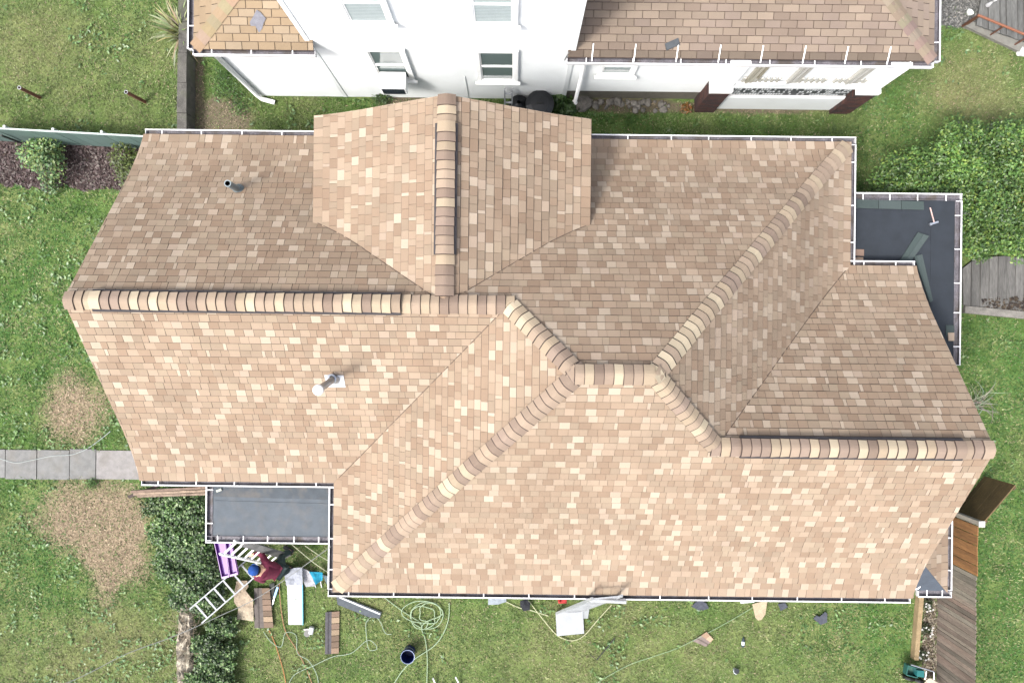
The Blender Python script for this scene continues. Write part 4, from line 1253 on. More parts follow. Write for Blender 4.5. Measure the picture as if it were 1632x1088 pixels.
rw = MB(); yy0, yy1 = at(290, 207, 0.5).y - 0.3, 9.0
xw0, xw1 = at(283, 140, 0.5).x, at(297, 140, 0.5).x
n = 7
wall = thing('retaining_wall', 'low dark concrete retaining wall left of the white house', 'wall', ((xw0 + xw1) / 2, 5.5, 0))
for i in range(n):
    a, b = yy0 + (yy1 - yy0) * i / n, yy0 + (yy1 - yy0) * (i + 1) / n
    mb = MB(); k = random.uniform(0.5, 0.66); mb.box(xw0 + random.uniform(-.01, .01), xw1 + random.uniform(-.01, .01), a + 0.006, b - 0.006, -0.05, 0.50 + random.uniform(-.01, .01), (k, k, k)); mb.build('block', M['old_concrete'], wall)
def rock(c, r, seed, col, flat=0.7):
    rd = random.Random(seed)
    bm = bmesh.new(); bmesh.ops.create_icosphere(bm, subdivisions=2, radius=1)
    sc = (rd.uniform(0.75, 1.3), rd.uniform(0.7, 1.1), flat * rd.uniform(0.8, 1.1))
    ang = rd.uniform(0, 3.14); ph = [rd.uniform(0, 6) for _ in range(6)]
    mb = MB()
    vv = []
    for v in bm.verts:
        k = 1 + 0.13 * math.sin(3 * v.co.x + ph[0]) + 0.11 * math.sin(4 * v.co.y + ph[1]) + 0.1 * math.sin(3.5 * v.co.z + ph[2]) + rd.uniform(-.04, .04)
        x, y, z = v.co.x * k * r * sc[0], v.co.y * k * r * sc[1], v.co.z * k * r * sc[2]
        vv.append((c[0] + x * math.cos(ang) - y * math.sin(ang), c[1] + x * math.sin(ang) + y * math.cos(ang), c[2] + z))
    mb.idx(vv, [tuple(v.index for v in f.verts) for f in bm.faces], col)
    bm.free()
    return mb
ow = thing('old_stone_wall', 'crumbling grey stone garden wall beside the ivy', 'wall', (at(290, 1020).x, at(290, 1020).y, 0))
ycur = 935
i = 0
while ycur < 1130:
    hgt = random.uniform(28, 44)
    p0, p1 = at(random.uniform(277, 281), ycur, 0.38), at(random.uniform(298, 305), ycur + hgt + 1.0, 0.38)
    k = random.uniform(0.92, 1.1)
    mb = MB(); n = 7
    pts = []
    cx_, cy_ = (p0.x + p1.x) / 2, (p0.y + p1.y) / 2; hx_, hy_ = abs(p1.x - p0.x) / 2, abs(p1.y - p0.y) / 2
    for j in range(12):
        a = 2 * math.pi * j / 12
        q_ = max(abs(math.cos(a)), abs(math.sin(a)))
        pts.append((cx_ + hx_ * math.cos(a) / q_ * random.uniform(0.9, 1.03), cy_ + hy_ * math.sin(a) / q_ * random.uniform(0.92, 1.03)))
    h0 = 0.34 + random.uniform(-.04, .04)
    nn_ = 9
    rg_ = np.random.default_rng(int(ycur))
    gx_ = np.linspace(-1, 1, nn_); V_ = []
    for jj in range(nn_):
        for ii in range(nn_):
            x_, y_ = gx_[ii], gx_[jj]
            rim_ = max(abs(x_), abs(y_))
            wig = rg_.uniform(-.09, .09, 3)
            V_.append((cx_ + hx_ * (x_ + wig[0]), cy_ + hy_ * (y_ * 1.02 + wig[1] * .6), h0 + wig[2] * .6 - (0.10 if rim_ > .99 else 0.0)))
    mb.idx(V_, [(jj * nn_ + ii, jj * nn_ + ii + 1, (jj + 1) * nn_ + ii + 1, (jj + 1) * nn_ + ii) for jj in range(nn_ - 1) for ii in range(nn_ - 1)], (2.1 * k, 1.95 * k, 1.72 * k))
    mb.build('stone', M['old_concrete'], ow)
    ycur += hgt; i += 1
mb = MB(); rd = random.Random(8)
for i_ in range(150):
    p = at(rd.uniform(280, 318), rd.uniform(955, 1088), 0.36)
    a_ = rd.uniform(0, 6.28); L_ = rd.uniform(.08, .3)
    e_ = p + Vector((math.cos(a_) * L_, math.sin(a_) * L_, rd.uniform(-.1, .06)))
    m_ = p.lerp(e_, .5) + Vector((rd.uniform(-.04, .04), rd.uniform(-.04, .04), .04))
    k_ = rd.uniform(.7, 1.3)
    mb.tube([p, m_, e_], 0.004, 4, (0.30 * k_, 0.24 * k_, 0.17 * k_), cap=False)
mb.build('dead_vines', M['cable'], label='tangle of dead brown vines over the old stone wall', kind='stuff')
# foundation stones at the white house
rd = random.Random(4)
for i in range(34):
    px_ = 930 + (1068 - 930) * (i / 33) + rd.uniform(-4, 4); py_ = rd.uniform(156, 172) + (4 if px_ > 990 else 0) - (6 if i % 3 == 0 else 0)
    r_ = rd.uniform(0.045, 0.095)
    if i == 0: r_ = 0.19
    p = at(px_, py_, 0.05); g_ = rd.uniform(0.75, 1.2)
    mb = rock((p.x, min(p.y, 5.50 - r_ * 0.4), r_ * 0.35), r_, i + 40, (0.24 * g_, 0.225 * g_, 0.20 * g_))
    mb.build('foundation_stone', M['stone'], label='largest flat grey stone beside the downspout foot' if i == 0 else 'loose grey fieldstone in the row below the bare foundation of the white house', cat='stone', group=None if i == 0 else 'stones along the foundation')

for k, (a, b, lab) in enumerate([((31, 140), (64, 156), 'rusty clothes post nearest the left edge of the upper lawn'), ((201, 147), (232, 163), 'rusty clothes post nearer the dark retaining wall')]):
    p = at(*b); t_ = at(*a, 0.76)
    mb = MB(); mb.tube([p, t_], 0.038, 12, (1, 1, 1), cap=False); mb.tube([p, t_], 0.030, 12, cap=False)
    mb.lathe([(0.030, 0), (0.042, 0.004), (0.040, 0.012), (0.030, 0.012)], t_, 12, mi=1)
    mb.build('clothes_post', [M['rust'], M['aluminium']], label=lab, cat='post', group='clothes posts on the upper lawn')

# picket fence on the right, new boards, grey boards and gate
pf = thing('picket_fence', 'weathered grey board fence with five newer orange boards at its end', 'fence', (at(1495, 950).x, -6, 0))
FX = at(1491, 1000).x + 0.02; FTOP = 1.55
ytop0, ymid, yend = at(1558, 838, FTOP).y, at(1553, 918, FTOP).y, -9.2
nbd = 5
def picket(y0, y1, h, col, thick=0.018, dog=True):
    mb = MB()
    wy = y1 - y0; ch = wy * 0.28
    dx = random.uniform(-.004, .004)
    pr_ = [(y0, 0.04), (y1, 0.04), (y1, h - ch), (y1 - ch, h), (y0 + ch, h), (y0, h - ch)] if dog else [(y0, 0.04), (y1, 0.04), (y1, h), (y0, h)]
    n = len(pr_)
    mb.idx([(FX + dx - thick / 2, a, b) for a, b in pr_] + [(FX + dx + thick / 2, a, b) for a, b in pr_], [tuple(range(n)), tuple(range(2 * n - 1, n - 1, -1))] + [(i, (i + 1) % n, n + (i + 1) % n, n + i) for i in range(n)], col)
    return mb
st = (ymid - ytop0) / nbd
for i in range(nbd):
    k = random.uniform(0.85, 1.12)
    picket(ytop0 + st * (i + 1) + 0.006, ytop0 + st * i - 0.006, FTOP + random.uniform(-.01, .01), (0.30 * k, 0.145 * k, 0.055 * k), dog=False).build('board', M['wood_grey'], pf, label='newer orange brown board' )
y = ymid - 0.01
while y > yend:
    wd_ = random.choice([0.075, 0.088, 0.092, 0.098, 0.13])
    k = random.uniform(0.72, 1.3); b_ = random.uniform(0.86, 1.08)
    picket(y - wd_, y, FTOP - 0.03 + random.uniform(-.012, .012), (0.185 * k, 0.155 * k * b_, 0.125 * k * b_)).build('board', M['wood_grey'], pf)
    y -= wd_ + random.uniform(0.002, 0.007)
for zz in (0.35, 1.2):
    mb = MB(); mb.box(FX + 0.012, FX + 0.05, yend, ytop0, zz, zz + 0.08, (0.25, 0.2, 0.16)); mb.build('rail', M['wood_grey'], pf)
mb = MB(); mb.box(FX + 0.012, FX + 0.11, ytop0 - 0.0, ytop0 + 0.10, 0, FTOP + 0.02, (0.4, 0.36, 0.3)); mb.box(FX + 0.0, FX + 0.122, ytop0 - 0.012, ytop0 + 0.112, FTOP + 0.02, FTOP + 0.05, (0.66, 0.66, 0.62)); mb.build('post', M['wood_grey'], pf)
gt = thing('wooden_gate', 'dark brown wooden gate standing open beyond the fence end', 'gate', (at(1560, 800).x, -3.4, 0))
g0, g1 = at(1567, 834, 1.2), at(1619, 773, 1.2)
g0.z = g1.z = 0
gd = (g1 - g0); gl = gd.length; gd.normalize(); gn = Vector((-gd.y, gd.x, 0))
for i in range(7):
    z0 = 0.10 + i * 0.157
    k = random.uniform(0.8, 1.15)
    mb = MB(); mb.obox(g0 + gd * gl / 2 + Vector((0, 0, z0 + 0.075)), gd * gl / 2, gn * (0.011 + random.uniform(0, .003)), (0, 0, 0.0755), (0.15 * k, 0.10 * k, 0.045 * k)); mb.build('board', M['wood'], gt)
for t_ in (0.06, 0.94):
    mb = MB(); mb.obox(g0 + gd * gl * t_ - gn * 0.03 + Vector((0, 0, 0.65)), gd * 0.04, gn * 0.014, (0, 0, 0.55), (0.12, 0.08, 0.045)); mb.build('brace', M['wood'], gt)
# raised bed edge, flowers
p0, p1 = at(1470, 944, 0.2), at(1461, 1052, 0.2)
mb = MB(); mb.beam((p0.x, p0.y, 0.09), (p1.x, p1.y, 0.09), 0.10, 0.2, col=(0.33, 0.245, 0.135)); mb.build('timber_edging', M['wood'], label='pale timber edging board of the flower bed along the fence', cat='edging')
def flowers(px_, py_, lab, seed):
    c = at(px_, py_, 0.12)
    t = thing('flower_plant', lab, 'flowers', (c.x, c.y, 0), 'white flowers in the fence bed')
    v, cc = leaf_cloud([(c.x, c.y, 0.10, 0.14, 0.14, 0.12)], 130, 0.06, [(0.03, 0.05, 0.02), (0.05, 0.07, 0.03), (0.09, 0.11, 0.05)], seed=seed, shell=0.2)
    raw_mesh('foliage', v, 3, cc, M['leaf'], parent=t)
    rd = random.Random(seed); mb = MB()
    for i in range(9):
        q = Vector((c.x + rd.uniform(-.12, .12), c.y + rd.uniform(-.13, .13), rd.uniform(0.17, 0.24)))
        for k in range(5):
            a = 2 * math.pi * k / 5 + rd.random()
            e = Vector((math.cos(a), math.sin(a), 0.25)); s_ = Vector((-e.y, e.x, 0))
            mb.face([q, q + e * 0.016 + s_ * 0.009, q + e * 0.03, q + e * 0.016 - s_ * 0.009], (0.78, 0.77, 0.74))
    mb.build('blossom', M['leaf'], t)
flowers(1478, 963, 'white flowered plant nearest the house corner in the fence bed', 21)
flowers(1475, 1002, 'white flowered plant in the middle of the fence bed', 22)
flowers(1468, 1044, 'white flowered plant just above the green cart', 23)
chips('bark_bits', 900, at(1470, 1000).x, at(1494, 1000).x, at(1480, 1090).y, at(1480, 940).y, [(0.16, 0.12, 0.09), (0.28, 0.24, 0.18), (0.1, 0.08, 0.06), (0.36, 0.32, 0.25)], 0.02, label='brown bark litter in the flower bed along the fence')

# plank walkway right and plank deck with rusty rail at the top right
def planks(name, label, cat, poly, z, angle, pw, col, uneven=0.01, parent=None):
    t = thing(name, label, cat, (sum(p.x for p in poly) / len(poly), sum(p.y for p in poly) / len(poly), 0))
    ca, sa = math.cos(angle), math.sin(angle)
    loc = [(p.x * ca + p.y * sa, -p.x * sa + p.y * ca) for p in poly]   # boards run along local v
    u0, u1 = min(q[0] for q in loc), max(q[0] for q in loc)
    # half planes of the convex outline
    cx_, cy_ = sum(q[0] for q in loc) / len(loc), sum(q[1] for q in loc) / len(loc)
    hp = []
    for i in range(len(loc)):
        (ax_, ay_), (bx_, by_) = loc[i], loc[(i + 1) % len(loc)]
        a, b = -(by_ - ay_), (bx_ - ax_); c_ = -(a * ax_ + b * ay_)
        if a * cx_ + b * cy_ + c_ < 0: a, b, c_ = -a, -b, -c_
        hp.append((a, b, c_))
    u = u0
    while u < u1:
        q = clip([(u + 0.007, -50), (u + pw - 0.007, -50), (u + pw - 0.007, 50), (u + 0.007, 50)], hp)
        u += pw
        if len(q) < 3: continue
        k = random.uniform(0.8, 1.15)
        mb = MB(); mb.prism([(a * ca - b * sa, a * sa + b * ca) for a, b in q], z - 0.05, z + random.uniform(-uneven, uneven), tuple(v * k for v in col))
        mb.build('plank', M['plank'], t)
    return t
pl = [at(1534, 428, 0.12), at(1556, 411, 0.12), at(1600, 408, 0.12), at(1680, 415, 0.12), at(1680, 506, 0.12), at(1600, 497, 0.12), at(1536, 486, 0.12)]
wk = planks('plank_walkway', 'weathered grey plank walkway below the bushy tree', 'walkway', pl, 0.12, 0.0, 0.20, (0.15, 0.145, 0.135))
q = MB(); q.beam(at(1536, 493, 0.1), at(1690, 508, 0.1), 0.16, 0.12, col=(0.24, 0.225, 0.2)); q.build('kerb_beam', M['wood_grey'], wk)
chips('dead_leaves', 220, at(1560, 480).x, at(1632, 480).x, at(1600, 498).y, at(1600, 474).y, [(0.04, 0.03, 0.025), (0.08, 0.06, 0.04)], 0.03, label='dark dead leaves along the lower edge of the plank walkway')
bpy.data.objects['dead_leaves'].location.z += 0.10
pl = [at(1566, -12, 0.15), at(1700, -12, 0.15), at(1700, 82, 0.15), at(1632, 66, 0.15), at(1556, 40, 0.15)]
dkk = planks('plank_deck', 'grey plank deck with rusty rail in the far upper right corner', 'deck', pl, 0.15, 0.02, 0.135, (0.17, 0.17, 0.16))
q = MB(); q.tube([at(1558, 24, 0.6), at(1640, 58, 0.6), at(1700, 83, 0.6)], 0.028, 8, (0.28, 0.11, 0.06)); q.build('rail', M['paint'], dkk, label='rust red rail')
q = MB()
for px_, py_ in ((1562, 25), (1600, 42), (1640, 58)):
    p = at(px_, py_, 0.58); q = MB(); q.tube([(p.x, p.y, 0.0), p], 0.02, 6, (0.2, 0.09, 0.06)); q.build('rail_post', M['paint'], dkk)
q = MB(); q.tube([at(1534, 42, 0.05), at(1558, 26, 0.55)], 0.03, 6, (0.13, 0.06, 0.04)); q.build('brace', M['paint'], dkk)
q = MB(); a, b, c, e = at(1534, 42, 0.05), at(1632, 88, 0.05), at(1632, 70, 0.05), at(1548, 36, 0.05)
q.prism([(a.x, a.y), (b.x, b.y), (c.x, c.y), (e.x, e.y)][::-1], -0.02, 0.10, (0.9, 0.9, 0.85)); q.build('kerb', M['concrete'], dkk)
p = at(1550, 18, 0.25); mb = rock((p.x, p.y, 0.15), 0.09, 9, (0.7, 0.72, 0.66), 0.9); mb.build('white_rock', M['stone'], label='white painted rock at the corner of the plank deck', cat='rock')
p = at(1578, 6, 0.25); mb = MB(); mb.lathe([(0.0, 0.34), (0.03, 0.33), (0.035, 0.28), (0.02, 0.2), (0.045, 0.05), (0.045, 0)], (p.x, p.y, 0.15), 10, (0.75, 0.75, 0.76)); mb.build('deck_lamp', M['paint'], label='small white lantern standing on the plank deck', cat='lantern')
p = at(1630, 82, 0.1); mb = rock((p.x, p.y, 0.06), 0.12, 12, (0.6, 0.6, 0.58), 0.7); mb.build('pale_rock', M['stone'], label='pale rock at the right end of the deck kerb', cat='rock')

# things between the houses
c = at(860, 168, 0.5)
bn = thing('trash_can', 'round black lidded bin half hidden by the dormer roof edge', 'bin', (c.x, c.y, 0))
q = MB(); q.lathe([(0.0, 0.0), (0.22, 0.0), (0.28, 0.55), (0.30, 0.56)], (c.x, c.y, 0), 20, (0.02, 0.022, 0.024)); q.build('body', M['plastic'], bn, smooth=True)
q = MB(); q.lathe([(0.32, 0.56), (0.31, 0.60), (0.2, 0.66), (0.0, 0.68)], (c.x, c.y, 0), 20, (0.03, 0.032, 0.036)); q.beam((c.x - .08, c.y, .69), (c.x + .08, c.y, .69), .03, .03, col=(.03, .03, .03)); q.build('lid', M['plastic'], bn)
c = at(838, 164, 0.5)
q = MB(); q.lathe([(0.0, 0.0), (0.18, 0.02), (0.24, 0.2), (0.22, 0.36), (0.1, 0.46), (0.03, 0.5), (0.05, 0.56)], (c.x - .15, c.y, 0), 14, (0.025, 0.028, 0.032)); q.build('trash_bag', M['plastic'], label='black rubbish bag against white wall beside the round bin', cat='bag')
sl_ = thing('short_ladder', 'short grey ladder standing against the white wall behind the dormer', 'ladder', (at(814, 160).x, 5.3, 0))
for xx in (-0.10, 0.06):
    q = MB(); q.beam((at(812, 160).x + xx, 5.15, 0), (at(812, 160).x + xx, 5.45, 0.9), 0.03, 0.05, col=(0.4, 0.42, 0.44)); q.build('rail', M['paint'], sl_)
for k in range(3):
    t_ = (k + .5) / 3; q = MB(); q.beam((at(812, 160).x - .10, 5.15 + .3 * t_, .9 * t_), (at(812, 160).x + .06, 5.15 + .3 * t_, .9 * t_), .04, .02, col=(0.45, 0.47, 0.5)); q.build('rung', M['paint'], sl_)

# ------------------------------------------------------------------ job-site things
def ladder(name, label, foot, top, wvec, nr, group=None, rail=(0.025, 0.07), col=None, mat='aluminium'):
    foot, top, wvec = Vector(foot), Vector(top), Vector(wvec)
    t = thing(name, label, 'ladder', foot, group)
    dd = (top - foot).normalized(); nn = dd.cross(wvec).normalized()
    for s_ in (-1, 1):
        mb = MB(); mb.beam(foot + wvec * s_, top + wvec * s_, rail[0], rail[1], up=nn); mb.build('rail', M[mat], t)
    for i in range(nr):
        c = foot.lerp(top, (i + 0.6) / nr)
        mb = MB(); mb.beam(c - wvec, c + wvec, 0.035, 0.03, up=nn); mb.build('rung', M[mat], t)
    return t
ft, tp = at(312, 981, 0.85), at(414, 893, 0.45)
dd = (tp - ft); wv = Vector((-dd.y, dd.x, 0)).normalized() * 0.20
ladder('aluminium_ladder', 'aluminium ladder lying on the ivy and grass below the purple tray', ft, tp, wv, 7, rail=(0.028, 0.05))
f2, t2 = at(452, 893, 0.0), at(362, 872, 2.35)
ladder('step_ladder', 'white ladder leaning on the gutter of the grey flat roof', f2, t2, (0.14, 0.13, 0), 9, rail=(0.03, 0.05), mat='white_paint')
q = MB(); q.beam(at(458, 887, 0.05), at(392, 866, 2.2), 0.20, 0.03, up=(0.3, -0.5, 0.6), col=(0.20, 0.195, 0.19)); q.build('scaffold_plank', M['wood_grey'], label='grey plank leaning on the flat roof gutter beside the white ladder', cat='plank')
f3 = at(906, 975, 0.0); t3 = at(968, 951, 3.1)
l3 = ladder('roof_ladder', 'aluminium ladder leaning against the long lower gutter', f3, t3, (0.28, 0.03, 0), 11, rail=(0.03, 0.05))
e = at(968, 957, 2.72)
q = MB(); q.tube([e + Vector((-.34, 0.02, 0)), e + Vector((.36, -0.01, 0))], 0.045, 12); q.build('standoff_bar', M['aluminium'], l3)

def sheet(px, z, thick, col, name, mat, label=None, cat=None, group=None, parent=None):
    mb = MB(); mb.prism([(at(a, b, z).x, at(a, b, z).y) for a, b in px][::-1], z - thick, z, col)
    return mb.build(name, M[mat], parent, label=label, cat=cat, group=group)
# purple two-part tray
pt = thing('purple_tray', 'purple plastic two part tray lying over the ladder beside the ivy', 'tray', (at(362, 892).x, at(362, 892).y, 0))
def C3(x, y): return (320 + x / 6.8, 850 + y / 6.8)
def tray(corners, z0, nm):
    q = [at(*C3(*c), z0) for c in corners]
    ctr = sum(q, Vector()) / 4
    mb = MB()
    inn = [ctr + (v - ctr) * 1.0 for v in q]
    dz = Vector((0, 0, 0.06))
    ins = [v + (ctr - v).normalized() * 0.045 for v in q]
    mb.face([v - Vector((0, 0, 0.02)) for v in ins], (0.19, 0.025, 0.38))
    bt = mb.build('floor_panel', M['plastic'], pt)
    mb = MB()
    for i in range(4):
        j = (i + 1) % 4
        mb.face([q[i] + dz, q[j] + dz, ins[j] + dz, ins[i] + dz], (0.36, 0.17, 0.46))
        mb.face([ins[i] + dz, ins[j] + dz, ins[j] - Vector((0, 0, .02)), ins[i] - Vector((0, 0, .02))], (0.24, 0.07, 0.42))
        mb.face([q[i] + dz, q[j] + dz, q[j] - Vector((0, 0, .03)), q[i] - Vector((0, 0, .03))], (0.38, 0.16, 0.55))
    mb.build('rim', M['plastic'], pt)
tray([(150, 70), (268, 70), (318, 462), (238, 482)], 0.85, 'left')
tray([(272, 75), (335, 75), (412, 435), (325, 458)], 0.87, 'right')
q = MB()
for a, b in (((160, 120), (240, 470)), ((400, 420), (340, 120))):
    p = at(*C3(*b), 0.82); q.tube([(p.x, p.y, 0.02), (p.x, p.y, 0.83)], 0.015, 6, (0.35, 0.2, 0.45))
q.build('leg', M['plastic'], pt)

def crumpled(px, z, amp, col, name, label, cat, seed=0, cell=0.06, group=None, mat='cloth', xf=None):
    P2 = [at(*(xf(*p) if xf else p), z) for p in px]
    pts = [(p.x, p.y) for p in P2]
    bm = bmesh.new()
    f = bm.faces.new([bm.verts.new((a, b, 0)) for a, b in pts])
    bmesh.ops.triangulate(bm, faces=[f])
    for _ in range(4):
        ed = [e_ for e_ in bm.edges if e_.calc_length() > cell]
        if not ed: break
        bmesh.ops.subdivide_edges(bm, edges=ed, cuts=1, use_grid_fill=False)
        bmesh.ops.triangulate(bm, faces=[f_ for f_ in bm.faces if len(f_.verts) > 3])
    xs = np.array([v.co.x for v in bm.verts]); ys = np.array([v.co.y for v in bm.verts])
    hh = z + amp * (fnoise(xs + seed, ys, 0.28, seed % 6) + 0.5 * fnoise(xs, ys + seed, 0.1, (seed + 2) % 6) - 0.6)
    hh = np.maximum(hh, 0.03)
    mb = MB()
    idx = {v: i for i, v in enumerate(bm.verts)}
    mb.idx([(xs[i], ys[i], hh[i]) for i in range(len(xs))], [tuple(idx[v] for v in f_.verts) for f_ in bm.faces], col)
    mb.idx([(xs[i], ys[i], hh[i] - 0.012) for i in range(len(xs))], [tuple(idx[v] for v in f_.verts)[::-1] for f_ in bm.faces], col)
    bm.free()
    return mb.build(name, M[mat], label=label, cat=cat, group=group)
crumpled([(380, 520), (500, 510), (515, 580), (490, 610), (572, 700), (570, 800), (400, 790), (365, 730), (372, 600)], 0.18, 0.14, (0.42, 0.335, 0.245), 'paper_wrap', 'crumpled tan paper wrapper heaped at the ladder end', 'paper', 2, xf=C3)
crumpled([(410, 800), (570, 790), (580, 940), (390, 930)], 0.10, 0.10, (0.46, 0.385, 0.285), 'cardboard_sheet', 'pale tan cardboard sheet below the crumpled paper wrapper', 'cardboard', 4, xf=C3)

def strip_shingle(name, label, px, z, cols, group=None, split=0.45, ntab=7):
    """architectural shingle strip: dark nailing band + row of tan tabs; px = 4 corners (top-left, top-right, bottom-right, bottom-left)"""
    A, B, C_, D_ = [at(p[0], p[1], z) for p in px]
    t = thing(name, label, 'shingle strip', ((A + C_) / 2)[:2] + (0,) if False else Vector(((A + C_).x / 2, (A + C_).y / 2, z - 0.02)), group)
    m0, m1 = A.lerp(B, split), D_.lerp(C_, split)
    mb = MB(); mb.prism([(v.x, v.y) for v in (A, m0, m1, D_)][::-1], z - 0.012, z, cols[0]); 
    a1, a2 = A.lerp(m0, .5), D_.lerp(m1, .5); mb.beam((a1.x, a1.y, z + .002), (a2.x, a2.y, z + .002), 0.03, 0.004, col=tuple(c * .6 for c in cols[0]))
    mb.build('nailing_band', M['cloth'], t)
    for i in range(ntab):
        p, q = m0.lerp(m1, i / ntab + .006), m0.lerp(m1, (i + 1) / ntab - .006)
        r, s_ = B.lerp(C_, i / ntab + .006), B.lerp(C_, (i + 1) / ntab - .006)
        k = random.uniform(.85, 1.12); c = random.choice(cols[1:])
        mb = MB(); mb.prism([(v.x, v.y) for v in (p, r, s_, q)][::-1], z - 0.012, z + random.uniform(.002, .008), tuple(v * k for v in c)); mb.build('tab', M['shingle'], t)
    return t
TAN = [(0.20, 0.145, 0.105), (0.28, 0.20, 0.14), (0.36, 0.27, 0.185), (0.24, 0.17, 0.125)]
strip_shingle('shingle_bundle', 'brown shingle strip bundle beside the crouching roofer', [C3(578, 590), C3(745, 585), C3(788, 1020), C3(582, 1022)], 0.10, [(0.15, 0.13, 0.117)] + TAN, split=0.5)
strip_shingle('shingle_strip', 'half grey half tan shingle strip lying alone on the grass', [(518.5, 975), (541, 973), (540, 1041), (518, 1042)], 0.05, [(0.095, 0.09, 0.098)] + TAN)
strip_shingle('shingle_scrap', 'small tilted grey and tan shingle offcut on the lower lawn', [(1104, 1021), (1126, 1006), (1137, 1018), (1125, 1030)], 0.05, [(0.24, 0.19, 0.17), (0.5, 0.36, 0.25), (0.42, 0.29, 0.2)], split=.6, ntab=2)
g1_ = thing('grey_strip', 'long dark grey roofing strip with white edge at the roof corner', 'roofing strip', at(572, 968, 0.05))
sheet([(536, 950), (545, 950), (608, 975), (605, 985), (588, 983), (538, 963)], 0.06, 0.015, (0.10, 0.115, 0.13), 'felt', 'cloth', parent=g1_)
q = MB(); q.beam(at(541, 951, 0.07), at(606, 978, 0.07), 0.035, 0.012, col=(0.62, 0.64, 0.66)); q.build('edge', M['paint'], g1_)
# long white board and crumpled white and turquoise wrapping
wb = thing('white_board', 'long white board with turquoise edge standing out on the grass near the roofer', 'board', at(470, 960, 0))
sheet([C3(935, 545), C3(1098, 545), C3(1102, 985), C3(950, 985)], 0.08, 0.05, (0.46, 0.48, 0.50), 'panel', 'paint', parent=wb)
q = MB(); q.beam(at(*C3(1104, 545), 0.065), at(*C3(1108, 985), 0.065), 0.02, 0.05, col=(0.03, 0.32, 0.45)); q.build('edge', M['paint'], wb)
crumpled([(905, 405), (1010, 370), (1100, 362), (1110, 550), (930, 560)], 0.26, 0.12, (0.36, 0.38, 0.43), 'plastic_wrap', 'crumpled white plastic wrapping at the end of the white board', 'wrapping', 7, xf=C3)
crumpled([(1100, 365), (1195, 415), (1250, 560), (1140, 575), (1112, 500)], 0.16, 0.12, (0.42, 0.42, 0.45), 'white_sheet', 'crumpled white sheet between the wrapping and the turquoise tarp', 'sheet', 9, xf=C3)
crumpled([(1180, 405), (1320, 420), (1318, 505), (1250, 545)], 0.30, 0.14, (0.015, 0.26, 0.40), 'blue_tarp', 'small bright turquoise tarp beside the roof corner', 'tarp', 5, xf=C3, cell=.05)
q = MB(); q.tube([at(*C3(1290, 480), 0.2), at(*C3(1310, 580), 0.02)], 0.012, 6, (0.75, 0.75, 0.75)); q.tube([at(*C3(1215, 480), 0.2), at(*C3(1245, 578), 0.02)], 0.012, 6, (0.75, 0.75, 0.75)); q.build('white_stake', M['paint'], label='pair of thin white rods under the turquoise tarp', cat='rods')
sheet([C3(1180, 395), C3(1400, 470), C3(1390, 600), C3(1330, 470)], 0.05, 0.02, (0.16, 0.2, 0.22), 'slate_sheet', 'cloth', 'dark grey felt sheet under the house corner by the tarp', 'felt sheet')
pb = thing('pry_bar', 'blue and silver tool lying between shingle bundle and white board', 'tool', at(436, 950, 0))
q = MB(); q.beam(at(*C3(835, 575), 0.08), at(*C3(800, 680), 0.06), 0.05, 0.035, col=(0.10, 0.30, 0.60)); q.build('handle', M['plastic'], pb)
q = MB(); q.beam(at(*C3(800, 680), 0.06), at(*C3(768, 800), 0.04), 0.025, 0.02, col=(0.6, 0.65, 0.7)); q.build('shaft', M['metal'], pb)
crumpled([(745, 540), (800, 530), (800, 600), (765, 760), (750, 640)], 0.06, 0.05, (0.05, 0.055, 0.05), 'dark_cloth', 'small dark rag beside the brown shingle bundle', 'rag', 12, xf=C3)
# nail gun
c = at(492, 1006, 0.1)
ng = thing('nail_gun', 'black and silver nail gun on the grass left of the lone shingle strip', 'nail gun', (c.x, c.y, 0))
q = MB(); q.tube([(c.x + .07, c.y + .10, .09), (c.x + .04, c.y - .05, .08)], 0.055, 12, (0.72, 0.72, 0.74)); q.build('body', M['plastic'], ng, smooth=False)
q = MB(); q.lathe([(0, 0), (0.075, 0), (0.075, 0.06), (0, 0.06)], (c.x - .04, c.y - .05, .03), 14, (0.03, 0.03, 0.032)); q.build('magazine', M['plastic'], ng)
q = MB(); q.beam((c.x + .03, c.y + .05, .07), (c.x - .12, c.y + .03, .05), .04, .05, col=(0.05, 0.05, 0.055)); q.build('handle', M['plastic'], ng)
# bucket
c = at(653, 1036, 0)
bk = thing('blue_bucket', 'dark blue plastic bucket on the lower lawn', 'bucket', (c.x, c.y, 0))
q = MB(); q.lathe([(0.0, 0.012), (0.118, 0.012), (0.142, 0.365), (0.152, 0.37), (0.156, 0.355), (0.146, 0.33), (0.125, 0.0), (0.0, 0.0)], (c.x, c.y, 0), 28, (0.008, 0.02, 0.13)); q.build('body', M['plastic'], bk, smooth=False)
q = MB(); q.lathe([(0.148, 0.368), (0.158, 0.372), (0.158, 0.362)], (c.x, c.y, 0.004), 28, (0.35, 0.42, 0.62)); q.build('rim', M['plastic'], bk)
q = MB(); q.tube([(c.x + .155 * math.cos(a), c.y + .155 * math.sin(a) , .33 - .12 * math.sin((a - 0.2) / 2.7 * math.pi)) for a in np.linspace(0.2, 2.9, 12)], 0.004, 5, (0.7, 0.7, 0.7)); q.build('handle', M['metal'], bk)

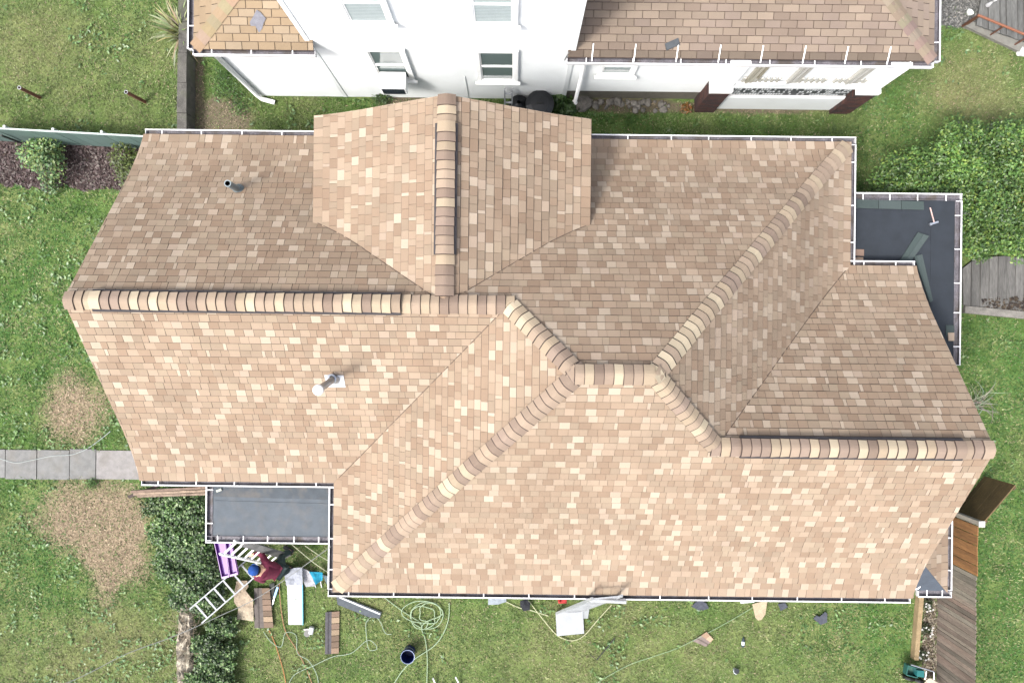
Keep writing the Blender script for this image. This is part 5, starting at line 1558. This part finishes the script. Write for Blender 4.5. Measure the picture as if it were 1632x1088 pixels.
# hoses and cords
def cord(name, label, pts, r, col, cat='hose', z=0.045):
    rdd = random.Random(len(pts))
    P3 = [at(p[0], p[1], p[2] if len(p) > 2 else z + rdd.uniform(-.008, .012)) for p in pts]
    mb = MB(); mb.tube(spline(P3, 6), r, 6, col)
    return mb.build(name, M['cable'], label=label, cat=cat)
HC = (0.34, 0.45, 0.29)
coil = [(612, 951), (640, 972), (660, 985), (668, 990)]
for k in range(4):
    cx_, cy_, rx_, ry_ = [(682, 980, 26, 21), (674, 984, 20, 19), (686, 976, 18, 17), (672, 974, 32, 16)][k]
    for j in range(10):
        a = 2 * math.pi * (j + 3) / 10
        coil.append((cx_ + rx_ * math.cos(a) + random.uniform(-2, 2), cy_ + ry_ * math.sin(a) + random.uniform(-1.5, 1.5), 0.05 + 0.012 * k))
coil += [(672, 1000), (678, 1020), (681, 1050), (680, 1096)]
cord('garden_hose', 'pale green garden hose coiled below the long gutter', coil, 0.010, HC)
cord('loose_hose', 'pale green hose curving past the blue bucket', [(716, 960), (715, 985), (706, 1010), (690, 1030), (660, 1050), (640, 1070), (624, 1096)], 0.011, HC)
cord('yellow_rope', 'pale yellow rope looping under the square white board', [(842, 956), (862, 982), (884, 1008), (898, 1017), (914, 1020), (931, 1012), (952, 988), (975, 963)], 0.009, (0.55, 0.55, 0.34), 'rope')
cord('short_rope', 'short yellow rope end beside the black bag', [(806, 958), (828, 968), (846, 972), (874, 981)], 0.009, (0.6, 0.6, 0.4), 'rope')
cord('green_line', 'thin green line running from tan wedge down across the grass', [(1202, 966), (1165, 988), (1120, 1012), (1080, 1032), (1040, 1046), (1000, 1060), (955, 1085)], 0.007, (0.30, 0.42, 0.25), 'line')
cord('orange_cord', 'orange extension cord running off the bottom edge', [(428, 1002), (438, 1024), (450, 1062), (457, 1096)], 0.009, (0.50, 0.20, 0.08), 'cord')
cord('rust_cord', 'second orange cord beside the grey hose', [(445, 930), (448, 970), (455, 1005), (470, 1030), (486, 1060), (500, 1096)], 0.009, (0.42, 0.22, 0.12), 'cord')
cord('grey_hose', 'thin grey green hose winding over the lower left grass', [(420, 1006), (432, 1022), (448, 1030), (455, 1008), (472, 1012), (474, 1040), (492, 1052), (505, 1075), (508, 1096)], 0.008, (0.33, 0.42, 0.32))
cord('thin_hose', 'thin pale hose arcing across the grass left of the bucket', [(458, 1094), (470, 1074), (500, 1060), (530, 1046), (560, 1040), (585, 1020), (598, 1026), (600, 1034), (588, 1034), (584, 1012), (584, 990), (596, 982), (606, 990), (614, 1008), (624, 1010)], 0.007, (0.38, 0.47, 0.36))
cord('eave_rope', 'upper of two pale ropes tied under the grey flat roof', [(486, 869, 0.9), (508, 884, 0.5), (530, 897, 0.1)], 0.008, (0.6, 0.6, 0.42), 'rope')
cord('eave_line', 'lower of two pale ropes tied under the grey flat roof', [(466, 868, 0.9), (500, 896, 0.4), (528, 915, 0.1)], 0.008, (0.6, 0.6, 0.42), 'rope')
cord('path_cable', 'pale cable lying across the concrete path', [(176, 687), (160, 700), (140, 714), (115, 724), (85, 726), (55, 732), (28, 737), (8, 733), (-20, 722)], 0.008, (0.42, 0.46, 0.44), 'cable')
q = MB(); q.tube(spline([at(-40, 1135, 3.3), at(110, 1086, 2.9), at(200, 1042, 2.7), at(275, 1014, 2.6), at(352, 980, 2.55), at(420, 946, 2.6), at(528, 870, 2.9)]), 0.007, 6, (0.22, 0.23, 0.22)); q.build('service_wire', M['cable'], label='overhead service wire crossing the lower left lawn', cat='wire')

# lower yard oddments
sheet([(885.5, 977), (929, 974), (931, 1009), (887.5, 1013)], 0.07, 0.03, (0.40, 0.42, 0.44), 'white_square_board', 'paint', 'square white panel on the grass at the ladder foot', 'panel')
sheet([(914, 964), (940, 966), (937, 985), (929, 985)], 0.05, 0.02, (0.33, 0.35, 0.36), 'white_offcut', 'paint', 'smaller white offcut half under the square white panel', 'panel')
c = at(897, 957, 0.3)
rc = thing('red_can', 'red fuel can half hidden under the long gutter', 'can', (c.x, c.y, 0))
q = MB(); q.box(c.x - .10, c.x + .09, c.y - .07, c.y + .10, 0, .26, (0.45, 0.02, 0.02)); q.build('body', M['plastic'], rc)
q = MB(); q.tube([(c.x - .05, c.y, .26), (c.x - .07, c.y - .03, .33)], .02, 8, (0.5, 0.03, 0.02)); q.build('spout', M['plastic'], rc)
crumpled([(829, 955), (838, 953), (845, 960), (844, 971), (834, 973), (829, 965)], 0.16, 0.16, (0.02, 0.022, 0.028), 'black_bag', 'black bag on the grass below the gutter', 'bag', 3, cell=.04)
crumpled([(778, 950), (806, 950), (807, 958), (795, 962), (778, 963)], 0.08, 0.08, (0.30, 0.34, 0.38), 'grey_tarp', 'folded blue grey tarp left of the black bag', 'tarp', 8, cell=.06)
for i, (px, lab) in enumerate([([(1102, 966), (1108, 959), (1117, 956), (1126, 961), (1130, 969), (1116, 973)], 'dark slate coloured felt scrap with a crease nearest the ladder'), ([(1240, 962), (1251, 960), (1256, 967), (1244, 973)], 'smallest grey felt scrap beside the tan wedge'), ([(1296, 985), (1301, 980), (1306, 982), (1315, 974), (1318, 977), (1318, 991), (1308, 995)], 'heart shaped grey felt scrap farthest right on the grass')]):
    crumpled(px, 0.06, 0.035, (0.075, 0.083, 0.105), 'felt_scrap', lab, 'felt scrap', 20 + i, cell=.05, group='felt scraps on the lower lawn')
sheet([(1199, 962), (1223, 956), (1220, 978), (1214, 987), (1208, 988), (1204, 984)], 0.12, 0.02, (0.46, 0.37, 0.25), 'wood_wedge', 'wood', 'pale tan wedge shaped board jutting from under the gutter', 'board')
q = MB(); q.beam(at(1180, 959, 0.3), at(1202, 957, 0.3), 0.05, 0.04, col=(0.66, 0.67, 0.69)); q.build('white_rod', M['paint'], label='short white rod under the gutter beside the tan wedge', cat='rod')
q = MB(); q.tube([at(940, 1042, 0.05), at(951, 1051, 0.05), at(980, 1016, 0.05)], 0.011, 6, (0.10, 0.09, 0.08)); q.build('bent_rod', M['vent_black'], label='bent L shaped dark rod on the lower lawn', cat='rod')
c = at(1184, 1023, 0.05)
bt = thing('bottle', 'small bottle with white label lying on the lower right grass', 'bottle', (c.x, c.y, 0))
q = MB(); q.lathe([(0.0, 0), (0.035, 0), (0.036, 0.15), (0.015, 0.19), (0.015, 0.22), (0, 0.22)], (c.x, c.y - .10, .05), 12, (0.04, 0.06, 0.08), ax=(0.05, 1, 0)); q.build('body', M['plastic'], bt, smooth=True)
q = MB(); q.lathe([(0.0375, 0.04), (0.0375, 0.12)], (c.x, c.y - .10, .05), 12, (0.72, 0.78, 0.82), ax=(0.05, 1, 0)); q.build('paper_label', M['plastic'], bt)
c = at(1172, 1068, 0.05)
cu = thing('cup', 'small white cup with dark lid standing near the bottom edge', 'cup', (c.x, c.y, 0))
q = MB(); q.lathe([(0.0, 0.0), (0.045, 0), (0.06, 0.11), (0.0, 0.11)], (c.x, c.y, 0), 14, (0.70, 0.76, 0.80)); q.build('body', M['plastic'], cu)
q = MB(); q.lathe([(0.062, 0.0), (0.062, 0.012), (0.0, 0.014)], (c.x + .01, c.y + .015, 0.112), 14, (0.03, 0.035, 0.04)); q.build('lid', M['plastic'], cu)
for (a, b), lab in ((((690, 1080), (695, 1092)), 'white stake tip at the bottom edge below the hose'), (((726, 1078), (735, 1096)), 'white stake tip right of the hose at the bottom edge')):
    q = MB(); q.beam(at(*a, 0.2), at(*b, 0.02), 0.03, 0.02, col=(0.78, 0.78, 0.76)); q.build('marker_stake', M['paint'], label=lab, cat='stake')
# felt, shingles and hammer on the dark flat roof
zr = 2.316
hm = thing('hammer', 'hammer lying on the dark flat roof', 'hammer', at(1485, 345, zr))
q = MB(); a, b = at(1482.5, 331, zr + .02), at(1489, 355, zr + .02); q.tube([a, b], 0.014, 8, (0.60, 0.42, 0.38)); q.build('handle', M['wood'], hm)
q = MB(); q.beam(at(1482.5, 357.5, zr + .025), at(1495, 353.5, zr + .025), 0.035, 0.035, col=(0.66, 0.68, 0.7)); q.beam(at(1481.5, 358, zr + .025), at(1484, 357, zr + .025), 0.05, 0.045, col=(0.7, 0.72, 0.74)); q.build('head', M['metal'], hm)
GG = [(0.066, 0.088, 0.085), (0.078, 0.10, 0.098), (0.058, 0.078, 0.077)]
def starter(px, lab, zo=0.014, n=4):
    A, B, C_, D_ = [at(p[0], p[1], zr + zo) for p in px]
    t = thing('starter_strip', lab, 'shingle strip', ((A.x + C_.x) / 2, (A.y + C_.y) / 2, zr), 'starter strips on the dark flat roof')
    for i in range(n):
        p, q, r, s_ = A.lerp(B, i / n + .004), A.lerp(B, (i + 1) / n - .004), D_.lerp(C_, (i + 1) / n - .004), D_.lerp(C_, i / n + .004)
        mb = MB(); mb.prism([(v.x, v.y) for v in (p, q, r, s_)][::-1], zr - .004, zr + zo + random.uniform(-.002, .003), random.choice(GG)); mb.build('tab', M['shingle'], t)
starter([(1364, 317.5), (1473, 321), (1473, 334.5), (1364, 331.5)], 'grey green starter strip along the upper gutter of the dark roof', n=3)
starter([(1463, 370), (1481, 376), (1447, 424), (1431, 420)], 'grey green starter strip lying diagonally on the dark roof', .02, 2)
starter([(1457, 408), (1470, 405), (1487, 479), (1482, 482)], 'narrow grey green strip along the sloping shingle edge', .012, 3)
starter([(1508, 518), (1521, 518), (1521, 535), (1508, 535)], 'small grey green piece at the lower end of the dark roof', .012, 1)
for k, (px, lab) in enumerate([([(1362.5, 397), (1377, 397.5), (1377, 408), (1362.5, 407)], 'upper brown shingle offcut in the corner of the dark roof'), ([(1362.5, 410), (1376, 410), (1376, 421), (1362.5, 421)], 'lower tan shingle offcut in the corner of the dark roof'), ([(1511, 530), (1521, 530), (1521, 543), (1512, 543)], 'tan shingle offcut at the lower right end of the dark roof')]):
    sheet(px, zr + .016 + .004 * k, 0.02, [(0.26, 0.18, 0.14), (0.5, 0.36, 0.26), (0.46, 0.36, 0.27)][k], 'shingle_offcut', 'shingle', lab, 'shingle offcut', 'shingle offcuts on the dark flat roof')
crumpled([(1393, 416), (1398, 417), (1410, 420), (1409, 424), (1395, 423)], zr + .05, .05, (0.72, 0.74, 0.76), 'white_scrap', 'crumpled white scrap at the gutter on the dark roof', 'scrap', 6, cell=.05)
c = at(349, 781, 2.23); q = MB(); q.obox((c.x, c.y, 2.225), (.05, .02, 0), (-.01, .02, 0), (0, 0, .015), (0.62, 0.64, 0.55)); q.build('pale_scrap', M['cloth'], label='small pale scrap on the corner of the grey flat roof', cat='scrap')
# debris lying in the neighbour's gutter line
c = at(1072, 70, 3.15); q = MB(); q.obox((c.x, c.y, 3.0 + .36 * (c.y - 5.40) + .04), (.12, .05, .015), (-.02, .055, .02), (0, 0, .015), (0.09, 0.10, 0.11)); q.build('slate_scrap', M['cloth'], label='dark scrap lying on the brown neighbouring roof near its gutter', cat='scrap')
# old timbers below the left eave
tb = [((210, 783, .95), (336, 776, .95)), ((214, 786.5, .90), (336, 781, .90)), ((220, 790, .85), (336, 786, .85))]
for i, (a, b) in enumerate(tb):
    q = MB(); q.beam(at(*a), at(*b), 0.05, 0.09, col=[(0.24, 0.17, 0.13), (0.36, 0.27, 0.2), (0.28, 0.21, 0.16)][i]); q.build('timber', M['wood_grey'], label=['uppermost old timber stored below the left eave', 'middle old timber stored below the left eave', 'lowest old timber stored below the left eave above the ivy'][i], cat='timber', group='timbers below the left eave')
q = MB(); q.beam(at(206, 791, .5), at(252, 774, .9), .07, .07, col=(0.05, 0.035, 0.03)); q.build('dark_beam', M['wood'], label='dark beam sticking out below the left gutter corner', cat='beam')
# green garden cart
c = at(1468, 1070, 0.3)
ct = thing('garden_cart', 'green garden cart beside the fence at the bottom edge', 'cart', (c.x, c.y, 0))
CA = lambda x, y, z: at(1420 + x / 10.88, 1000 + y / 10.88, z)
q = MB(); A, B, C_, D_ = CA(280, 640, .35), CA(470, 700, .35), CA(440, 850, .35), CA(250, 800, .35)
q.prism([(v.x, v.y) for v in (A, B, C_, D_)][::-1], .22, .26, (0.03, 0.12, 0.09))
for a, b in ((A, B), (B, C_), (C_, D_), (D_, A)): q.beam((a.x, a.y, .32), (b.x, b.y, .32), .02, .16, col=(0.03, 0.12, 0.105))
q.build('tray', M['plastic'], ct)
q = MB(); A, B, C_, D_ = CA(455, 735, .45), CA(580, 745, .45), CA(575, 860, .45), CA(450, 840, .45)
q.prism([(v.x, v.y) for v in (A, B, C_, D_)][::-1], .2, .45, (0.025, 0.16, 0.16)); q.build('box', M['plastic'], ct)
q = MB(); q.tube([CA(345, 635, .45), CA(740, 755, .5), CA(745, 890, .5)], 0.014, 8, (0.45, 0.5, 0.5)); q.tube([CA(615, 750, .48), CA(590, 890, .48)], 0.014, 8, (0.7, 0.75, 0.75)); q.build('frame', M['metal'], ct)
for a, b in ((300, 860), (470, 900)):
    p = CA(a, b, .12); q = MB(); q.lathe([(0.05, -.03), (0.12, -.03), (0.13, 0), (0.12, .03), (0.05, .03)], p, 14, (0.02, 0.02, 0.02), ax=(0.2, 1, 0)); q.build('wheel', M['plastic'], ct)
sheet([(1476, 1083), (1482, 1080), (1500, 1090), (1480, 1096)], 0.3, 0.03, (0.6, 0.52, 0.42), 'pale_board', 'wood', 'pale board end beside the green cart at the bottom edge', 'board')

# ------------------------------------------------------------------ the roofer
def skin_mesh(name, joints, edges, mat, parent, root, sub=2):
    names = list(joints)
    off = OFF[parent.name]
    me = bpy.data.meshes.new(name)
    me.from_pydata([tuple(Vector(joints[n][0]) - off) for n in names], [(names.index(a), names.index(b)) for a, b in edges], [])
    o = bpy.data.objects.new(name, me); COL.objects.link(o); o.parent = parent
    md = o.modifiers.new('skin', 'SKIN'); md.use_smooth_shade = True
    sv = me.skin_vertices[0].data
    for i, n in enumerate(names):
        r = joints[n][1]
        sv[i].radius = r if isinstance(r, tuple) else (r, r)
        sv[i].use_root = (n == root)
    s = o.modifiers.new('sub', 'SUBSURF'); s.levels = sub; s.render_levels = sub
    me.materials.append(mat)
    a = me.attributes.new('Tint', 'FLOAT_COLOR', 'POINT')
    OFF[o.name] = off
    return o
def tinted(base, rough=0.9):
    return material('cloth_dyed', base, rough, var=0.18, scale=18, fine=120)
per = thing('person', 'roofer in maroon hoodie and blue cap bending beside the ladders', 'person', (-5.0, -5.0, 0))
V = Vector
hip, ch, nk, hd = V((-5.00, -5.0, .90)), V((-5.10, -4.94, 1.17)), V((-5.23, -4.87, 1.38)), V((-5.31, -4.83, 1.50))
fw = (V((hd.x, hd.y, 0)) - V((hip.x, hip.y, 0))).normalized()
rt_ = V((fw.y, -fw.x, 0))            # the figure's right-hand side
if rt_.y < 0: rt_ = -rt_
sR, sL = nk + rt_ * .19 - V((0, 0, .05)), nk - rt_ * .19 - V((0, 0, .05))
eR, eL = V((-5.30, -4.56, 1.15)), V((-5.22, -5.17, 1.12))
hR, hL = V((-5.50, -4.62, 1.06)), V((-5.46, -5.08, 1.03))
kR, kL = V((-5.05, -4.80, .48)), V((-5.02, -5.18, .48))
fR, fL = V((-4.97, -4.80, .09)), V((-4.97, -5.20, .09))
J = dict(hip=(hip, .125), ch=(ch, (.15, .125)), nk=(nk, .065), hb=(nk.lerp(hd, .6), .075), hd=(hd, (.088, .10)), ht=(hd + V((-.02, .01, .07)), .07),
         sR=(sR, .068), sL=(sL, .068), eR=(eR, .045), eL=(eL, .045), wR=(hR, .028), wL=(hL, .028),
         hr=(hip + rt_ * .10 - V((0, 0, .05)), .09), hl=(hip - rt_ * .10 - V((0, 0, .05)), .09), kR=(kR, .062), kL=(kL, .062), fR=(fR, .042), fL=(fL, .042), tR=(fR + fw * .17 - V((0, 0, .05)), .035), tL=(fL + fw * .17 - V((0, 0, .05)), .035))
E_ = [('hip', 'ch'), ('ch', 'nk'), ('nk', 'hb'), ('hb', 'hd'), ('hd', 'ht'), ('nk', 'sR'), ('nk', 'sL'), ('sR', 'eR'), ('eR', 'wR'), ('sL', 'eL'), ('eL', 'wL'), ('hip', 'hr'), ('hip', 'hl'), ('hr', 'kR'), ('kR', 'fR'), ('fR', 'tR'), ('hl', 'kL'), ('kL', 'fL'), ('fL', 'tL')]
for tag, wr, el in (('R', hR, eR), ('L', hL, eL)):
    dr_ = (wr - el).normalized(); sd = dr_.cross(V((0, 0, 1))).normalized()
    pm = wr + dr_ * .06
    J['p' + tag] = (pm, (.032, .018)); E_.append(('w' + tag, 'p' + tag))
    for k, (o_, l_) in enumerate(((-.030, .060), (-.010, .075), (.012, .070), (.032, .055))):
        b0 = pm + dr_ * .03 + sd * o_; b1 = b0 + dr_ * l_ * .55 - V((0, 0, .012)); b2 = b1 + dr_ * l_ * .35 - V((0, 0, .03))
        for nm, q_, r_ in (('a', b0, .010), ('b', b1, .009), ('c', b2, .008)): J[f'f{k}{nm}{tag}'] = (q_, r_)
        E_ += [('p' + tag, f'f{k}a{tag}'), (f'f{k}a{tag}', f'f{k}b{tag}'), (f'f{k}b{tag}', f'f{k}c{tag}')]
    sgn = -1 if tag == 'R' else 1
    J['t1' + tag] = (wr + dr_ * .03 + sd * sgn * .035, .011); J['t2' + tag] = (wr + dr_ * .075 + sd * sgn * .058 - V((0, 0, .012)), .009)
    E_ += [('w' + tag, 't1' + tag), ('t1' + tag, 't2' + tag)]
skin_mesh('body', J, E_, M['skin'], per, 'hip')
mar = tinted((0.085, 0.010, 0.026)); drk = tinted((0.022, 0.035, 0.035)); blk = tinted((0.02, 0.02, 0.022))
JJ = dict(hip=(hip + V((0, 0, -.02)), (.165, .14)), mid=(hip.lerp(ch, .5), (.165, .145)), ch=(ch, (.185, .155)), up=(ch.lerp(nk, .65), (.15, .12)), nk=(nk - V((0, 0, .01)), .085), sR=(sR, .088), sL=(sL, .088), eR=(eR, .066), eL=(eL, .066), wR=(eR.lerp(hR, .86), .045), wL=(eL.lerp(hL, .86), .045))
skin_mesh('hoodie', JJ, [('hip', 'mid'), ('mid', 'ch'), ('ch', 'up'), ('up', 'nk'), ('up', 'sR'), ('up', 'sL'), ('sR', 'eR'), ('eR', 'wR'), ('sL', 'eL'), ('eL', 'wL')], mar, per, 'ch')
JJ = dict(hip=(hip + V((0, 0, -.04)), (.15, .135)), hr=(J['hr'][0], .11), hl=(J['hl'][0], .11), kR=(kR, .082), kL=(kL, .082), fR=(fR + V((0, 0, .03)), .068), fL=(fL + V((0, 0, .03)), .068))
skin_mesh('trousers', JJ, [('hip', 'hr'), ('hip', 'hl'), ('hr', 'kR'), ('kR', 'fR'), ('hl', 'kL'), ('kL', 'fL')], drk, per, 'hip')
for f_ in (fR, fL):
    JJ = dict(a=(f_ - V((0, 0, .0)), .058), h=(f_ - fw * .05 - V((0, 0, .04)), .048), m=(f_ + fw * .09 - V((0, 0, .035)), (.052, .045)), t=(f_ + fw * .19 - V((0, 0, .045)), (.05, .036)))
    skin_mesh('boot', JJ, [('a', 'h'), ('a', 'm'), ('m', 't')], blk, per, 'a')
q = MB()
hx = (hd - nk).normalized()
cc = hd + hx * 0.015
q.lathe([(0.112, -0.02), (0.114, 0.03), (0.098, 0.085), (0.06, 0.115), (0.0, 0.125)], cc, 22, (0.012, 0.07, 0.30), ax=hx)
bf = (fw - hx * fw.dot(hx)).normalized(); bs_ = hx.cross(bf)
rim = [cc - hx * .02 + (bf * math.cos(a) + bs_ * math.sin(a)) * .112 for a in np.linspace(-1.0, 1.0, 9)]
out = [cc - hx * .035 + bf * (.112 * math.cos(a) + .075 * math.cos(a * 1.2)) + bs_ * math.sin(a) * .112 for a in np.linspace(-1.0, 1.0, 9)]
for i in range(8): q.face([rim[i], rim[i + 1], out[i + 1], out[i]], (0.015, 0.09, 0.42))
q.build('cap', M['cloth'], per, smooth=True)
q = MB()
for s_ in (-1, 1):
    ec = hd + bs_ * s_ * .092 - hx * .03
    q.lathe([(0.0, 0.012), (0.022, 0.006), (0.028, -0.004), (0.0, -0.006)], ec, 10, ax=bs_ * s_)
nb_ = hd + bf * .10 - hx * .02
q.idx([nb_ + hx * .035, nb_ + bs_ * .016 - hx * .02, nb_ - bs_ * .016 - hx * .02, nb_ + bf * .026 - hx * .012], [(0, 1, 3), (0, 3, 2), (1, 2, 3)])
q.build('face_features', M['skin'], per)
q = MB()
for s_ in (-1, 1):
    e_ = hd + bf * .093 + bs_ * s_ * .034 + hx * .012
    q.lathe([(0.0, 0.006), (0.012, 0.002), (0.014, -0.002)], e_, 10, (0.75, 0.75, 0.73), ax=bf)
    q.lathe([(0.0, 0.0085), (0.006, 0.006)], e_, 8, (0.03, 0.02, 0.015), ax=bf)
q.build('eye', M['plastic'], per)
q = MB(); q.beam(hd + bf * .096 - hx * .062 - bs_ * .024, hd + bf * .096 - hx * .062 + bs_ * .024, .010, .008, col=(0.30, 0.10, 0.09)); q.build('mouth', M['plastic'], per)
q = MB(); q.lathe([(0.104, -0.075), (0.113, -0.03), (0.112, -0.012)], cc - bf * .008, 18, (0.02, 0.014, 0.01), ax=hx); q.build('hair', M['cloth'], per, smooth=True)
